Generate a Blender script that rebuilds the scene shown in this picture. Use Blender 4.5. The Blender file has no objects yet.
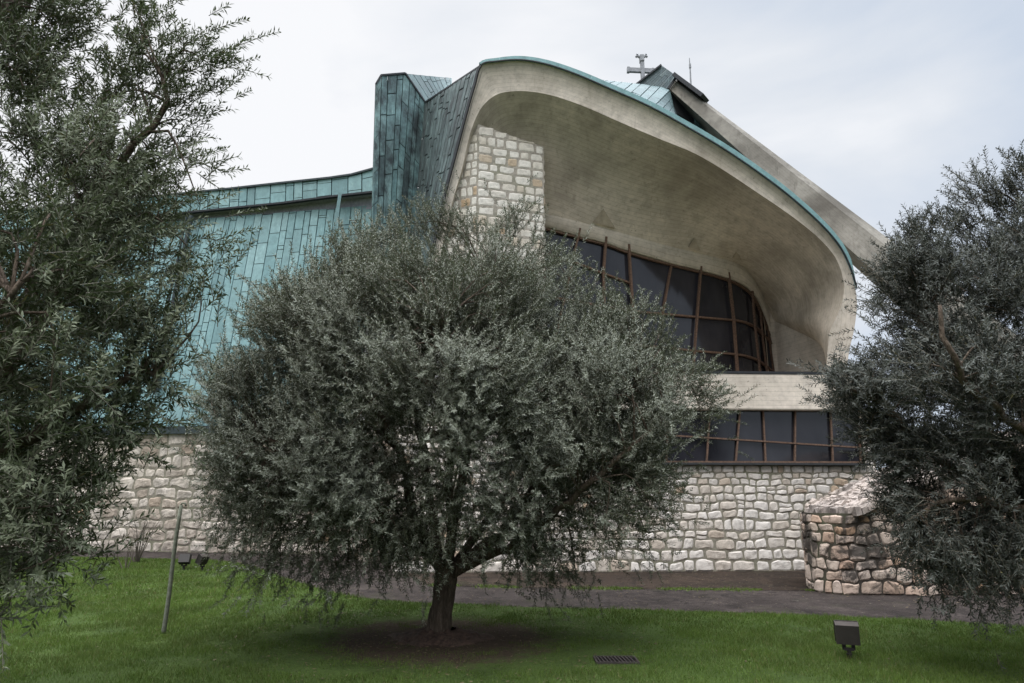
import bpy, math, random
import numpy as np
from mathutils import Vector

R = math.radians
SC = bpy.context.scene
COL = SC.collection
rng = np.random.default_rng(11)
random.seed(11)

# ------------------------------------------------------------------ camera
CAM = np.array([0.0, 0.0, 1.6])
PITCH = R(12.67)
FPX = 682.7
CP, SP = math.cos(PITCH), math.sin(PITCH)
FW = np.array([0, CP, SP]); UP = np.array([0, -SP, CP]); RT = np.array([1.0, 0, 0])

def ray(px, py):
    return FW + RT * ((px - 512) / FPX) + UP * ((341.5 - py) / FPX)

def P(px, py, Y):
    d = ray(px, py)
    return CAM + d * (Y / d[1])

def G(px, py):
    d = ray(px, py)
    return CAM + d * (-CAM[2] / d[2])

cam_d = bpy.data.cameras.new('camera')
cam_d.sensor_width = 36.0
cam_d.lens = FPX / 1024 * 36.0
cam_d.clip_start = 0.05
cam_d.clip_end = 3000
cam = bpy.data.objects.new('camera', cam_d)
COL.objects.link(cam)
cam.location = CAM
cam.rotation_euler = (math.pi / 2 + PITCH, 0, 0)
SC.camera = cam

# ------------------------------------------------------------------ object helpers
def tag(o, label=None, cat=None, group=None, kind=None):
    if label: o['label'] = label
    if cat: o['category'] = cat
    if group: o['group'] = group
    if kind: o['kind'] = kind
    return o

def empty(name, loc, label, cat, group=None):
    o = bpy.data.objects.new(name, None)
    COL.objects.link(o)
    o.location = loc
    o.empty_display_size = 0.3
    return tag(o, label, cat, group)

def link(name, me, parent=None):
    o = bpy.data.objects.new(name, me)
    COL.objects.link(o)
    if parent is not None:
        o.parent = parent
        root = parent
        off = Vector((0, 0, 0))
        while root is not None:
            off += root.location
            root = root.parent
        o.location = -off
    return o

class MB:
    """collects world-space geometry for ONE mesh object"""
    def __init__(self):
        self.v = []; self.f = []; self.mi = []; self.ti = []; self.uv = []
    def add(self, verts, faces, mi=0, tint=None, uvs=None):
        b = len(self.v)
        self.v.extend([tuple(map(float, p)) for p in verts])
        for f in faces:
            self.f.append([b + i for i in f])
            self.mi.append(mi)
            self.ti.append(tint if tint is not None else (0.5, 0.5, 0.5))
            self.uv.extend([uvs[i] if uvs is not None else (0.0, 0.0) for i in f])
    def quad(self, a, b, c, d, mi=0, tint=None):
        self.add([a, b, c, d], [(0, 1, 2, 3)], mi, tint)
    def grid(self, pts, mi=0, tint=None, uvs=None, flip=False):
        n, m = len(pts), len(pts[0])
        vs = [p for row in pts for p in row]
        us = [p for row in uvs for p in row] if uvs is not None else None
        fs = []
        for i in range(n - 1):
            for j in range(m - 1):
                q = (i*m+j, i*m+j+1, (i+1)*m+j+1, (i+1)*m+j)
                fs.append(q[::-1] if flip else q)
        self.add(vs, fs, mi, tint, us)
    def box(self, c, sx, sy, sz, rot=0.0, mi=0, tint=None, tilt=0.0):
        c = np.array(c, float); vs = []
        cr, sr = math.cos(rot), math.sin(rot); ct, st = math.cos(tilt), math.sin(tilt)
        for dz in (-.5, .5):
            for dx, dy in ((-.5, -.5), (.5, -.5), (.5, .5), (-.5, .5)):
                x, y, z = dx*sx, dy*sy, dz*sz
                y, z = y*ct - z*st, y*st + z*ct
                vs.append(c + np.array([x*cr - y*sr, x*sr + y*cr, z]))
        self.add(vs, [(3,2,1,0),(4,5,6,7),(0,1,5,4),(1,2,6,5),(2,3,7,6),(3,0,4,7)], mi, tint)
    def bar(self, a, b, w, h, mi=0, tint=None, up=(0, 0, 1)):
        a = np.array(a, float); b = np.array(b, float)
        d = b - a; L = np.linalg.norm(d); d /= L
        u = np.array(up, float); s = np.cross(d, u)
        if np.linalg.norm(s) < 1e-4: s = np.cross(d, (0, 1, 0.01))
        s /= np.linalg.norm(s); u = np.cross(s, d)
        vs = [p + s*x*w/2 + u*y*h/2 for p in (a, b) for x, y in ((-1,-1),(1,-1),(1,1),(-1,1))]
        self.add(vs, [(0,1,2,3),(7,6,5,4),(0,4,5,1),(1,5,6,2),(2,6,7,3),(3,7,4,0)], mi, tint)
    def tube(self, pts, rad, n=8, mi=0, tint=None, jit=0.0, caps=True):
        pts = [np.array(p, float) for p in pts]
        if np.isscalar(rad): rad = [rad]*len(pts)
        vs = []; ref = np.array([0.31, 0.77, 0.12])
        for i, p in enumerate(pts):
            d = pts[min(i+1, len(pts)-1)] - pts[max(i-1, 0)]
            d /= np.linalg.norm(d) + 1e-9
            s = np.cross(d, ref); s /= np.linalg.norm(s) + 1e-9
            t = np.cross(d, s)
            for k in range(n):
                a = 2*math.pi*k/n
                r = rad[i]*(1 + (jit*math.sin(3*a + i*0.35) + jit*0.7*math.sin(5*a - i*0.2)
                                 + random.uniform(-jit, jit)*0.5 if jit else 0))
                vs.append(p + (s*math.cos(a) + t*math.sin(a))*r)
        fs = []
        for i in range(len(pts)-1):
            for k in range(n):
                k2 = (k+1) % n
                fs.append((i*n+k, i*n+k2, (i+1)*n+k2, (i+1)*n+k))
        if caps:
            fs.append(tuple(range(n))[::-1]); fs.append(tuple((len(pts)-1)*n + k for k in range(n)))
        self.add(vs, fs, mi, tint)
    def build(self, name, mats, parent=None, smooth=False):
        me = bpy.data.meshes.new(name)
        me.from_pydata(self.v, [], self.f)
        if not isinstance(mats, (list, tuple)): mats = [mats]
        for m in mats: me.materials.append(m)
        me.polygons.foreach_set('material_index', self.mi)
        a = me.attributes.new('tint', 'FLOAT_COLOR', 'FACE')
        arr = np.ones((len(self.f), 4), np.float32); arr[:, :3] = np.array(self.ti, np.float32)
        a.data.foreach_set('color', arr.ravel())
        u = me.uv_layers.new(name='UVMap')
        u.data.foreach_set('uv', np.array(self.uv, np.float32).ravel())
        if smooth:
            me.polygons.foreach_set('use_smooth', [True]*len(self.f))
        me.update()
        return link(name, me, parent)

def fast_mesh(name, V, F, mat, parent=None, tint=None):
    """V (N,3), F (M,k) numpy arrays"""
    me = bpy.data.meshes.new(name)
    M, k = F.shape
    me.vertices.add(len(V)); me.vertices.foreach_set('co', V.astype(np.float32).ravel())
    me.loops.add(M*k); me.loops.foreach_set('vertex_index', F.astype(np.int32).ravel())
    me.polygons.add(M)
    me.polygons.foreach_set('loop_start', np.arange(0, M*k, k, dtype=np.int32))
    me.update(calc_edges=True)
    me.materials.append(mat)
    if tint is not None:
        a = me.attributes.new('tint', 'FLOAT_COLOR', 'FACE')
        arr = np.ones((M, 4), np.float32); arr[:, :3] = tint
        a.data.foreach_set('color', arr.ravel())
    return link(name, me, parent)

def catmull(pts, n):
    pts = [np.array(p, float) for p in pts]
    d = [0.0]
    for a, b in zip(pts[:-1], pts[1:]): d.append(d[-1] + np.linalg.norm(b-a))
    out = []
    for q in np.linspace(0, d[-1], n):
        i = min(max(np.searchsorted(d, q) - 1, 0), len(pts)-2)
        t = (q - d[i])/(d[i+1]-d[i] + 1e-9)
        p0 = pts[max(i-1, 0)]; p1 = pts[i]; p2 = pts[i+1]; p3 = pts[min(i+2, len(pts)-1)]
        out.append(0.5*((2*p1) + (-p0+p2)*t + (2*p0-5*p1+4*p2-p3)*t*t + (-p0+3*p1-3*p2+p3)*t**3))
    return out

def catmull_idx(pts, sub):
    """sub samples between consecutive control points (keeps pairings)"""
    pts = [np.array(p, float) for p in pts]; out = []
    for i in range(len(pts)-1):
        p0 = pts[max(i-1, 0)]; p1 = pts[i]; p2 = pts[i+1]; p3 = pts[min(i+2, len(pts)-1)]
        for k in range(sub):
            t = k/sub
            out.append(0.5*((2*p1) + (-p0+p2)*t + (2*p0-5*p1+4*p2-p3)*t*t + (-p0+3*p1-3*p2+p3)*t**3))
    out.append(pts[-1])
    return out

# ------------------------------------------------------------------ materials
class NT:
    def __init__(self, name):
        self.m = bpy.data.materials.new(name); self.m.use_nodes = True
        self.t = self.m.node_tree; self.n = self.t.nodes; self.l = self.t.links
        self.b = self.n['Principled BSDF']
        self.out = self.n['Material Output']
    def node(self, typ, **kw):
        x = self.n.new(typ)
        for k, v in kw.items():
            if k.startswith('i_'): x.inputs[k[2:].replace('_', ' ')].default_value = v
            else: setattr(x, k, v)
        return x
    def link(self, a, b): self.l.new(a, b)
    def coord(self, kind='Object', scale=(1, 1, 1), rot=(0, 0, 0)):
        tc = self.node('ShaderNodeTexCoord'); mp = self.node('ShaderNodeMapping')
        mp.inputs['Scale'].default_value = scale; mp.inputs['Rotation'].default_value = rot
        self.link(tc.outputs[kind], mp.inputs['Vector']); return mp.outputs['Vector']
    def noise(self, vec, scale, detail=4, rough=0.55, dist=0.0):
        n = self.node('ShaderNodeTexNoise'); n.inputs['Scale'].default_value = scale
        n.inputs['Detail'].default_value = detail; n.inputs['Roughness'].default_value = rough
        n.inputs['Distortion'].default_value = dist
        if vec is not None: self.link(vec, n.inputs['Vector'])
        return n.outputs['Fac']
    def ramp(self, fac, stops):
        r = self.node('ShaderNodeValToRGB'); e = r.color_ramp.elements
        while len(e) < len(stops): e.new(0.5)
        for i, (p, c) in enumerate(stops):
            e[i].position = p
            e[i].color = (c[0], c[1], c[2], 1) if not np.isscalar(c) else (c, c, c, 1)
        self.link(fac, r.inputs['Fac']); return r.outputs['Color']
    def mix(self, fac, a, b, mode='MIX'):
        m = self.node('ShaderNodeMix', data_type='RGBA', blend_type=mode)
        for val, inp in ((fac, m.inputs[0]), (a, m.inputs[6]), (b, m.inputs[7])):
            if hasattr(val, 'links') or hasattr(val, 'is_linked'): self.link(val, inp)
            elif np.isscalar(val): inp.default_value = val if inp == m.inputs[0] else (val, val, val, 1)
            else: inp.default_value = (*val, 1)
        return m.outputs[2]
    def math(self, op, a, b=None):
        m = self.node('ShaderNodeMath', operation=op)
        for val, inp in ((a, m.inputs[0]), (b, m.inputs[1])):
            if val is None: continue
            if np.isscalar(val): inp.default_value = val
            else: self.link(val, inp)
        return m.outputs[0]
    def tint(self):
        a = self.node('ShaderNodeAttribute', attribute_name='tint'); return a
    def sep(self, col):
        s = self.node('ShaderNodeSeparateColor'); self.link(col, s.inputs[0]); return s.outputs
    def bump(self, h, strength=0.3, dist=0.01):
        b = self.node('ShaderNodeBump'); b.inputs['Strength'].default_value = strength
        b.inputs['Distance'].default_value = dist
        self.link(h, b.inputs['Height']); self.link(b.outputs['Normal'], self.b.inputs['Normal'])
    def fin(self, col, rough=0.8, spec=0.3, metal=0.0):
        if hasattr(col, 'is_linked'): self.link(col, self.b.inputs['Base Color'])
        else: self.b.inputs['Base Color'].default_value = (*col, 1)
        if hasattr(rough, 'is_linked'): self.link(rough, self.b.inputs['Roughness'])
        else: self.b.inputs['Roughness'].default_value = rough
        self.b.inputs['Specular IOR Level'].default_value = spec
        self.b.inputs['Metallic'].default_value = metal
        return self.m

def mat_stone(name, light, mid, tan, grime=0.0):
    t = NT(name); tc = t.coord('Object'); at = t.tint().outputs['Color']; s = t.sep(at)
    col = t.ramp(s[0], [(0.0, tan), (0.09, mid), (0.36, light), (0.8, [c*1.06 for c in light]), (1.0, mid)])
    n = t.noise(tc, 9, 6, 0.65)
    col = t.mix(0.85, col, t.ramp(n, [(0.3, 0.62), (0.5, 0.95), (0.75, 1.08)]), 'MULTIPLY')
    n2 = t.noise(tc, 1.1, 4, 0.6)
    col = t.mix(t.ramp(n2, [(0.5, 0.0), (0.72, 0.45)]), col, (0.33, 0.26, 0.19))
    sp = t.noise(tc, 55, 3, 0.7)
    col = t.mix(t.ramp(sp, [(0.62, 0.0), (0.74, 0.5)]), col, (0.16, 0.13, 0.10))
    if grime:
        g = t.noise(tc, 1.9, 7, 0.75, 0.6)
        col = t.mix(t.ramp(g, [(0.45, 0.0), (0.55, grime)]), col, (0.028, 0.025, 0.022))
    h = t.math('ADD', t.math('MULTIPLY', n, 0.7), t.math('MULTIPLY', sp, 0.3))
    t.bump(h, 0.7, 0.02)
    return t.fin(col, 0.9, 0.2)

def mat_mortar(name, c):
    t = NT(name); tc = t.coord('Object')
    n = t.noise(tc, 14, 5, 0.7)
    col = t.mix(1.0, c, t.ramp(n, [(0.3, 0.55), (0.7, 1.15)]), 'MULTIPLY')
    m = t.noise(tc, 0.8, 3, 0.6)
    col = t.mix(t.ramp(m, [(0.52, 0.0), (0.7, 0.5)]), col, (0.13, 0.14, 0.08))
    t.bump(n, 0.5, 0.01)
    return t.fin(col, 0.95, 0.1)

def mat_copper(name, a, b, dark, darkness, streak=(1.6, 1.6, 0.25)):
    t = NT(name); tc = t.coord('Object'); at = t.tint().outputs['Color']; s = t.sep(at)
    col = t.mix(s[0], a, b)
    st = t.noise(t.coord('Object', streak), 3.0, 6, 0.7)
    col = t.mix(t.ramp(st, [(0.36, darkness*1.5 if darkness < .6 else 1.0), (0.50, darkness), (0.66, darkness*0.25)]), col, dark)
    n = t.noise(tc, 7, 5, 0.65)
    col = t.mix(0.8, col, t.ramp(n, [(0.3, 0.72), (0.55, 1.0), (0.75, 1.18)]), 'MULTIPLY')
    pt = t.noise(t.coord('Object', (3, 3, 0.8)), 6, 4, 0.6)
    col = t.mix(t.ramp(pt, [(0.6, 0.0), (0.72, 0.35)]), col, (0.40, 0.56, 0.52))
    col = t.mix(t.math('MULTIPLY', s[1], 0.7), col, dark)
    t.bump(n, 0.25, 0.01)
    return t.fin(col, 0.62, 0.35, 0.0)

def mat_concrete(name, base, boards=True, stain=0.5, dirt=(0.16, 0.135, 0.10)):
    t = NT(name); tc = t.coord('Object')
    n = t.noise(tc, 3.2, 7, 0.62)
    col = t.mix(0.9, base, t.ramp(n, [(0.25, 0.68), (0.5, 1.0), (0.75, 1.15)]), 'MULTIPLY')
    md = t.noise(tc, 9, 5, 0.7)
    col = t.mix(0.8, col, t.ramp(md, [(0.3, 0.8), (0.5, 1.0), (0.7, 1.1)]), 'MULTIPLY')
    big = t.noise(tc, 0.55, 5, 0.6, 0.4)
    col = t.mix(t.ramp(big, [(0.42, 0.0), (0.68, stain)]), col, dirt)
    run = t.noise(t.coord('Object', (3.0, 3.0, 0.16)), 2.2, 5, 0.65)
    col = t.mix(t.ramp(run, [(0.56, 0.0), (0.75, stain*0.8)]), col, [c*0.8 for c in dirt])
    pit = t.noise(tc, 11, 4, 0.75)
    col = t.mix(t.ramp(pit, [(0.63, 0.0), (0.70, 0.6)]), col, (0.09, 0.08, 0.065))
    h = t.math('MULTIPLY', n, 0.5)
    if boards:
        uv = t.coord('UV')
        br = t.node('ShaderNodeTexBrick'); br.offset = 0.37
        br.inputs['Scale'].default_value = 1.0
        br.inputs['Brick Width'].default_value = 7.5; br.inputs['Row Height'].default_value = 0.105
        br.inputs['Mortar Size'].default_value = 0.006; br.inputs['Mortar Smooth'].default_value = 0.3
        br.inputs['Color1'].default_value = (0.90, 0.90, 0.90, 1); br.inputs['Color2'].default_value = (1.07, 1.07, 1.07, 1)
        br.inputs['Mortar'].default_value = (0.62, 0.61, 0.6, 1)
        t.link(uv, br.inputs['Vector'])
        col = t.mix(0.55, col, br.outputs['Color'], 'MULTIPLY')
        h = t.math('SUBTRACT', h, t.math('MULTIPLY', br.outputs['Fac'], 0.8))
    t.bump(h, 0.35, 0.015)
    return t.fin(col, 0.88, 0.2)

def mat_plain(name, c, rough=0.6, var=0.25, scale=12, metal=0.0, spec=0.3):
    t = NT(name); tc = t.coord('Object')
    n = t.noise(tc, scale, 5, 0.6)
    col = t.mix(1.0, c, t.ramp(n, [(0.3, 1-var), (0.7, 1+var)]), 'MULTIPLY')
    t.bump(n, 0.2, 0.005)
    return t.fin(col, rough, spec, metal)

def mat_glass():
    t = NT('dark_glass'); tc = t.coord('Object', (1, 1, 0.5))
    n = t.noise(tc, 1.4, 3, 0.6)
    col = t.ramp(n, [(0.35, (0.014, 0.014, 0.018)), (0.65, (0.027, 0.026, 0.031))])
    s = t.sep(t.tint().outputs['Color'])
    col = t.mix(1.0, col, t.ramp(s[0], [(0, 0.75), (1, 1.3)]), 'MULTIPLY')
    return t.fin(col, 0.09, 0.5)

def mat_bark():
    t = NT('olive_bark'); tc = t.coord('Object', (1, 1, 0.28))
    n = t.noise(tc, 22, 7, 0.7, 0.5)
    v = t.node('ShaderNodeTexVoronoi', feature='DISTANCE_TO_EDGE'); v.inputs['Scale'].default_value = 30
    t.link(tc, v.inputs['Vector'])
    col = t.ramp(n, [(0.3, (0.035, 0.026, 0.020)), (0.52, (0.095, 0.070, 0.052)), (0.72, (0.19, 0.15, 0.115))])
    h = t.math('ADD', n, t.math('MULTIPLY', v.outputs['Distance'], 1.2))
    t.bump(h, 0.9, 0.03)
    return t.fin(col, 0.92, 0.15)

def mat_leaf(name, top, under, trans=0.26):
    t = NT(name)
    s = t.sep(t.tint().outputs['Color'])
    c1 = t.mix(s[0], [x*0.7 for x in top], [x*1.35 for x in top])
    c1 = t.mix(t.ramp(s[1], [(0.93, 0.0), (0.97, 0.7)]), c1, (0.10, 0.085, 0.03))
    c2 = t.mix(s[0], [x*0.8 for x in under], [x*1.2 for x in under])
    g = t.node('ShaderNodeNewGeometry')
    col = t.mix(g.outputs['Backfacing'], c1, c2)
    t.fin(col, 0.58, 0.22)
    tr = t.node('ShaderNodeBsdfTranslucent'); t.link(col, tr.inputs['Color'])
    ms = t.node('ShaderNodeMixShader'); ms.inputs[0].default_value = trans
    t.link(t.b.outputs[0], ms.inputs[1]); t.link(tr.outputs[0], ms.inputs[2])
    t.link(ms.outputs[0], t.out.inputs['Surface'])
    return t.m

def mat_grass():
    t = NT('grass_blade'); s = t.sep(t.tint().outputs['Color']); tc = t.coord('Object')
    n = t.noise(tc, 0.9, 4, 0.6)
    c = t.mix(s[0], (0.050, 0.090, 0.012), (0.110, 0.168, 0.027))
    c = t.mix(t.ramp(n, [(0.4, 0.0), (0.7, 0.6)]), c, (0.064, 0.082, 0.022))
    c = t.mix(t.ramp(s[1], [(0.94, 0.0), (0.96, 0.75)]), c, (0.16, 0.13, 0.06))
    t.fin(c, 0.6, 0.25)
    tr = t.node('ShaderNodeBsdfTranslucent'); t.link(c, tr.inputs['Color'])
    ms = t.node('ShaderNodeMixShader'); ms.inputs[0].default_value = 0.3
    t.link(t.b.outputs[0], ms.inputs[1]); t.link(tr.outputs[0], ms.inputs[2])
    t.link(ms.outputs[0], t.out.inputs['Surface'])
    return t.m

TRUNK = G(440, 640)   # foot of the middle olive tree

def mat_lawn():
    t = NT('lawn_soil'); tc = t.coord('Object')
    n = t.noise(tc, 1.3, 6, 0.6); f = t.noise(tc, 30, 4, 0.7)
    col = t.mix(t.ramp(n, [(0.35, 0.0), (0.65, 1.0)]), (0.032, 0.050, 0.012), (0.050, 0.076, 0.018))
    col = t.mix(1.0, col, t.ramp(f, [(0.3, 0.55), (0.7, 1.25)]), 'MULTIPLY')
    # bare earth kept open round the trunk
    sx = t.node('ShaderNodeTexCoord'); d = t.node('ShaderNodeVectorMath', operation='DISTANCE')
    t.link(sx.outputs['Object'], d.inputs[0]); d.inputs[1].default_value = tuple(TRUNK)
    dd = t.math('ADD', d.outputs['Value'], t.math('MULTIPLY', t.math('ADD', t.noise(tc, 1.6, 8, 0.8), t.noise(tc, 9, 5, 0.7)), 1.3))
    mr = t.node('ShaderNodeMapRange'); t.link(dd, mr.inputs[0])
    mr.inputs[1].default_value = 2.35; mr.inputs[2].default_value = 2.75; mr.inputs[3].default_value = 1; mr.inputs[4].default_value = 0
    soil = t.ramp(f, [(0.3, (0.022, 0.016, 0.011)), (0.7, (0.062, 0.043, 0.030))])
    col = t.mix(mr.outputs[0], col, soil)
    t.bump(f, 0.6, 0.03)
    return t.fin(col, 0.95, 0.1)

def mat_path(name, a, b, wet=0.35):
    t = NT(name); tc = t.coord('Object')
    n = t.noise(tc, 0.9, 7, 0.7, 0.6); f = t.noise(tc, 38, 4, 0.75); g = t.noise(tc, 5, 6, 0.75)
    col = t.mix(t.ramp(n, [(0.38, 0.0), (0.62, 1.0)]), a, b)
    col = t.mix(1.0, col, t.ramp(f, [(0.3, 0.5), (0.7, 1.45)]), 'MULTIPLY')
    col = t.mix(1.0, col, t.ramp(g, [(0.3, 0.55), (0.5, 1.0), (0.7, 1.4)]), 'MULTIPLY')
    sp = t.noise(tc, 9, 6, 0.85)
    col = t.mix(t.ramp(sp, [(0.60, 0.0), (0.66, 0.65)]), col, (0.15, 0.135, 0.12))
    ms = t.noise(tc, 0.7, 6, 0.7)
    col = t.mix(t.ramp(ms, [(0.56, 0.0), (0.70, 0.5)]), col, (0.030, 0.032, 0.014))
    # a few cracks
    v = t.node('ShaderNodeTexVoronoi', feature='DISTANCE_TO_EDGE'); v.inputs['Scale'].default_value = 0.55
    dv = t.node('ShaderNodeVectorMath', operation='ADD'); nn = t.node('ShaderNodeTexNoise'); nn.inputs['Scale'].default_value = 2.5; nn.inputs['Detail'].default_value = 6
    t.link(tc, nn.inputs['Vector']); t.link(tc, dv.inputs[0]); t.link(nn.outputs['Color'], dv.inputs[1]); t.link(dv.outputs[0], v.inputs['Vector'])
    col = t.mix(t.ramp(v.outputs['Distance'], [(0.006, 0.75), (0.014, 0.0)]), col, (0.012, 0.010, 0.009))
    t.bump(t.math('ADD', f, g), 0.7, 0.012)
    return t.fin(col, 0.95, 0.12)

M_STONE = mat_stone('pale_limestone', (0.60, 0.545, 0.49), (0.50, 0.43, 0.36), (0.43, 0.315, 0.22))
M_STONE_TOP = mat_stone('clean_limestone', (0.62, 0.575, 0.51), (0.52, 0.455, 0.37), (0.42, 0.30, 0.19))
M_STONE_DIRTY = mat_stone('grimy_limestone', (0.52, 0.415, 0.345), (0.44, 0.30, 0.22), (0.40, 0.235, 0.125), 0.90)
M_STONE_LEFT = mat_stone('warm_limestone', (0.56, 0.49, 0.42), (0.40, 0.325, 0.26), (0.31, 0.20, 0.125), 0.35)
M_MORTAR = mat_mortar('mortar', (0.25, 0.225, 0.175))
M_MORTAR_LIGHT = mat_mortar('pale_mortar', (0.36, 0.32, 0.27))
M_MORTAR_DARK = mat_mortar('dark_mortar', (0.060, 0.050, 0.041))
M_COPPER = mat_copper('verdigris_copper', (0.195, 0.330, 0.340), (0.280, 0.425, 0.428), (0.07, 0.115, 0.12), 0.18)
M_COPPER_DARK = mat_copper('weathered_copper', (0.185, 0.320, 0.320), (0.28, 0.43, 0.42), (0.026, 0.036, 0.038), 0.62, (0.9, 0.9, 0.5))
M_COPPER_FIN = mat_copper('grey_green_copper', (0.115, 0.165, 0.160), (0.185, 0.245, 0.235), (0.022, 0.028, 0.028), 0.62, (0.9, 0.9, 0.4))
M_COPPER_LIGHT = mat_copper('bright_patina', (0.075, 0.135, 0.135), (0.13, 0.20, 0.195), (0.04, 0.055, 0.055), 0.4)
M_COPPER_GREY = mat_copper('grey_copper', (0.12, 0.16, 0.17), (0.16, 0.20, 0.20), (0.06, 0.065, 0.07), 0.3)
M_TRIM = mat_copper('trim_copper', (0.165, 0.300, 0.310), (0.20, 0.34, 0.345), (0.06, 0.11, 0.11), 0.2)
M_SEAM = mat_plain('copper_seam', (0.030, 0.040, 0.042), 0.6)
M_DARKMETAL = mat_plain('dark_flashing_and_gaps', (0.018, 0.019, 0.021), 0.55)
M_FASCIA = mat_concrete('fascia_concrete', (0.61, 0.535, 0.46), True, 0.45, (0.25, 0.205, 0.15))
M_SOFFIT = mat_concrete('soffit_concrete', (0.56, 0.485, 0.395), True, 0.7, (0.27, 0.23, 0.18))
M_LINTEL = mat_concrete('pale_concrete', (0.57, 0.50, 0.42), True, 0.3, (0.26, 0.22, 0.165))
M_NOTCH_SHADE = mat_concrete('notch_shade_concrete', (0.40, 0.34, 0.26), False, 0.4, (0.12, 0.10, 0.075))  # darker than the soffit: notch shade put into the colour
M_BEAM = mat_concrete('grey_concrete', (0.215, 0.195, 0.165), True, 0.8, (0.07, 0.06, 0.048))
M_GLASS = mat_glass()
M_RUST = mat_plain('rusty_steel', (0.115, 0.070, 0.048), 0.85, 0.5, 25)
M_SILL = mat_plain('slate_grey_sill', (0.028, 0.029, 0.030), 0.7)
M_SOFFIT_STRIP = mat_plain('mauve_grey_panel', (0.30, 0.29, 0.33), 0.7)
M_CROSS = mat_plain('grey_cast_metal', (0.23, 0.23, 0.24), 0.6)
M_BARK = mat_bark()
M_TWIG = mat_plain('olive_twig', (0.11, 0.098, 0.075), 0.85)
M_LEAF = mat_leaf('olive_leaf', (0.074, 0.084, 0.050), (0.235, 0.245, 0.190))
M_LEAF_NEAR = mat_leaf('olive_leaf_near', (0.056, 0.070, 0.032), (0.145, 0.160, 0.100))
M_LEAF_COOL = mat_leaf('olive_leaf_cool', (0.042, 0.046, 0.036), (0.105, 0.110, 0.095))
M_GRASS = mat_grass()
M_LAWN = mat_lawn()
M_PATH = mat_path('worn_asphalt', (0.025, 0.0195, 0.017), (0.050, 0.039, 0.034))
M_APRON = mat_path('damp_apron', (0.021, 0.015, 0.011), (0.042, 0.029, 0.021), 0.15)
M_LAMP = mat_plain('brown_painted_metal', (0.022, 0.018, 0.015), 0.55)
M_LAMPTOP = mat_plain('lit_top_brown_metal', (0.055, 0.043, 0.036), 0.6)  # paler copy of the housing brown; light on the top is painted in
M_IRON = mat_plain('cast_iron', (0.016, 0.013, 0.013), 0.7)
M_STAKE = mat_plain('greenish_wood', (0.135, 0.14, 0.105), 0.85, 0.3, 30)
M_SHRUB = mat_plain('bare_stem', (0.10, 0.082, 0.065), 0.9)
M_DEAD = mat_leaf('fallen_leaf', (0.085, 0.062, 0.035), (0.14, 0.12, 0.09), 0.05)

# ------------------------------------------------------------------ stone masonry
def wob(x, y, s):
    return (math.sin(x*2.1+s)*math.cos(y*3.3-s*2) + 0.6*math.sin(x*5.3-y*2.7+s*3) + 0.35*math.sin(x*11.0+y*7.0+s))/1.9

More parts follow.
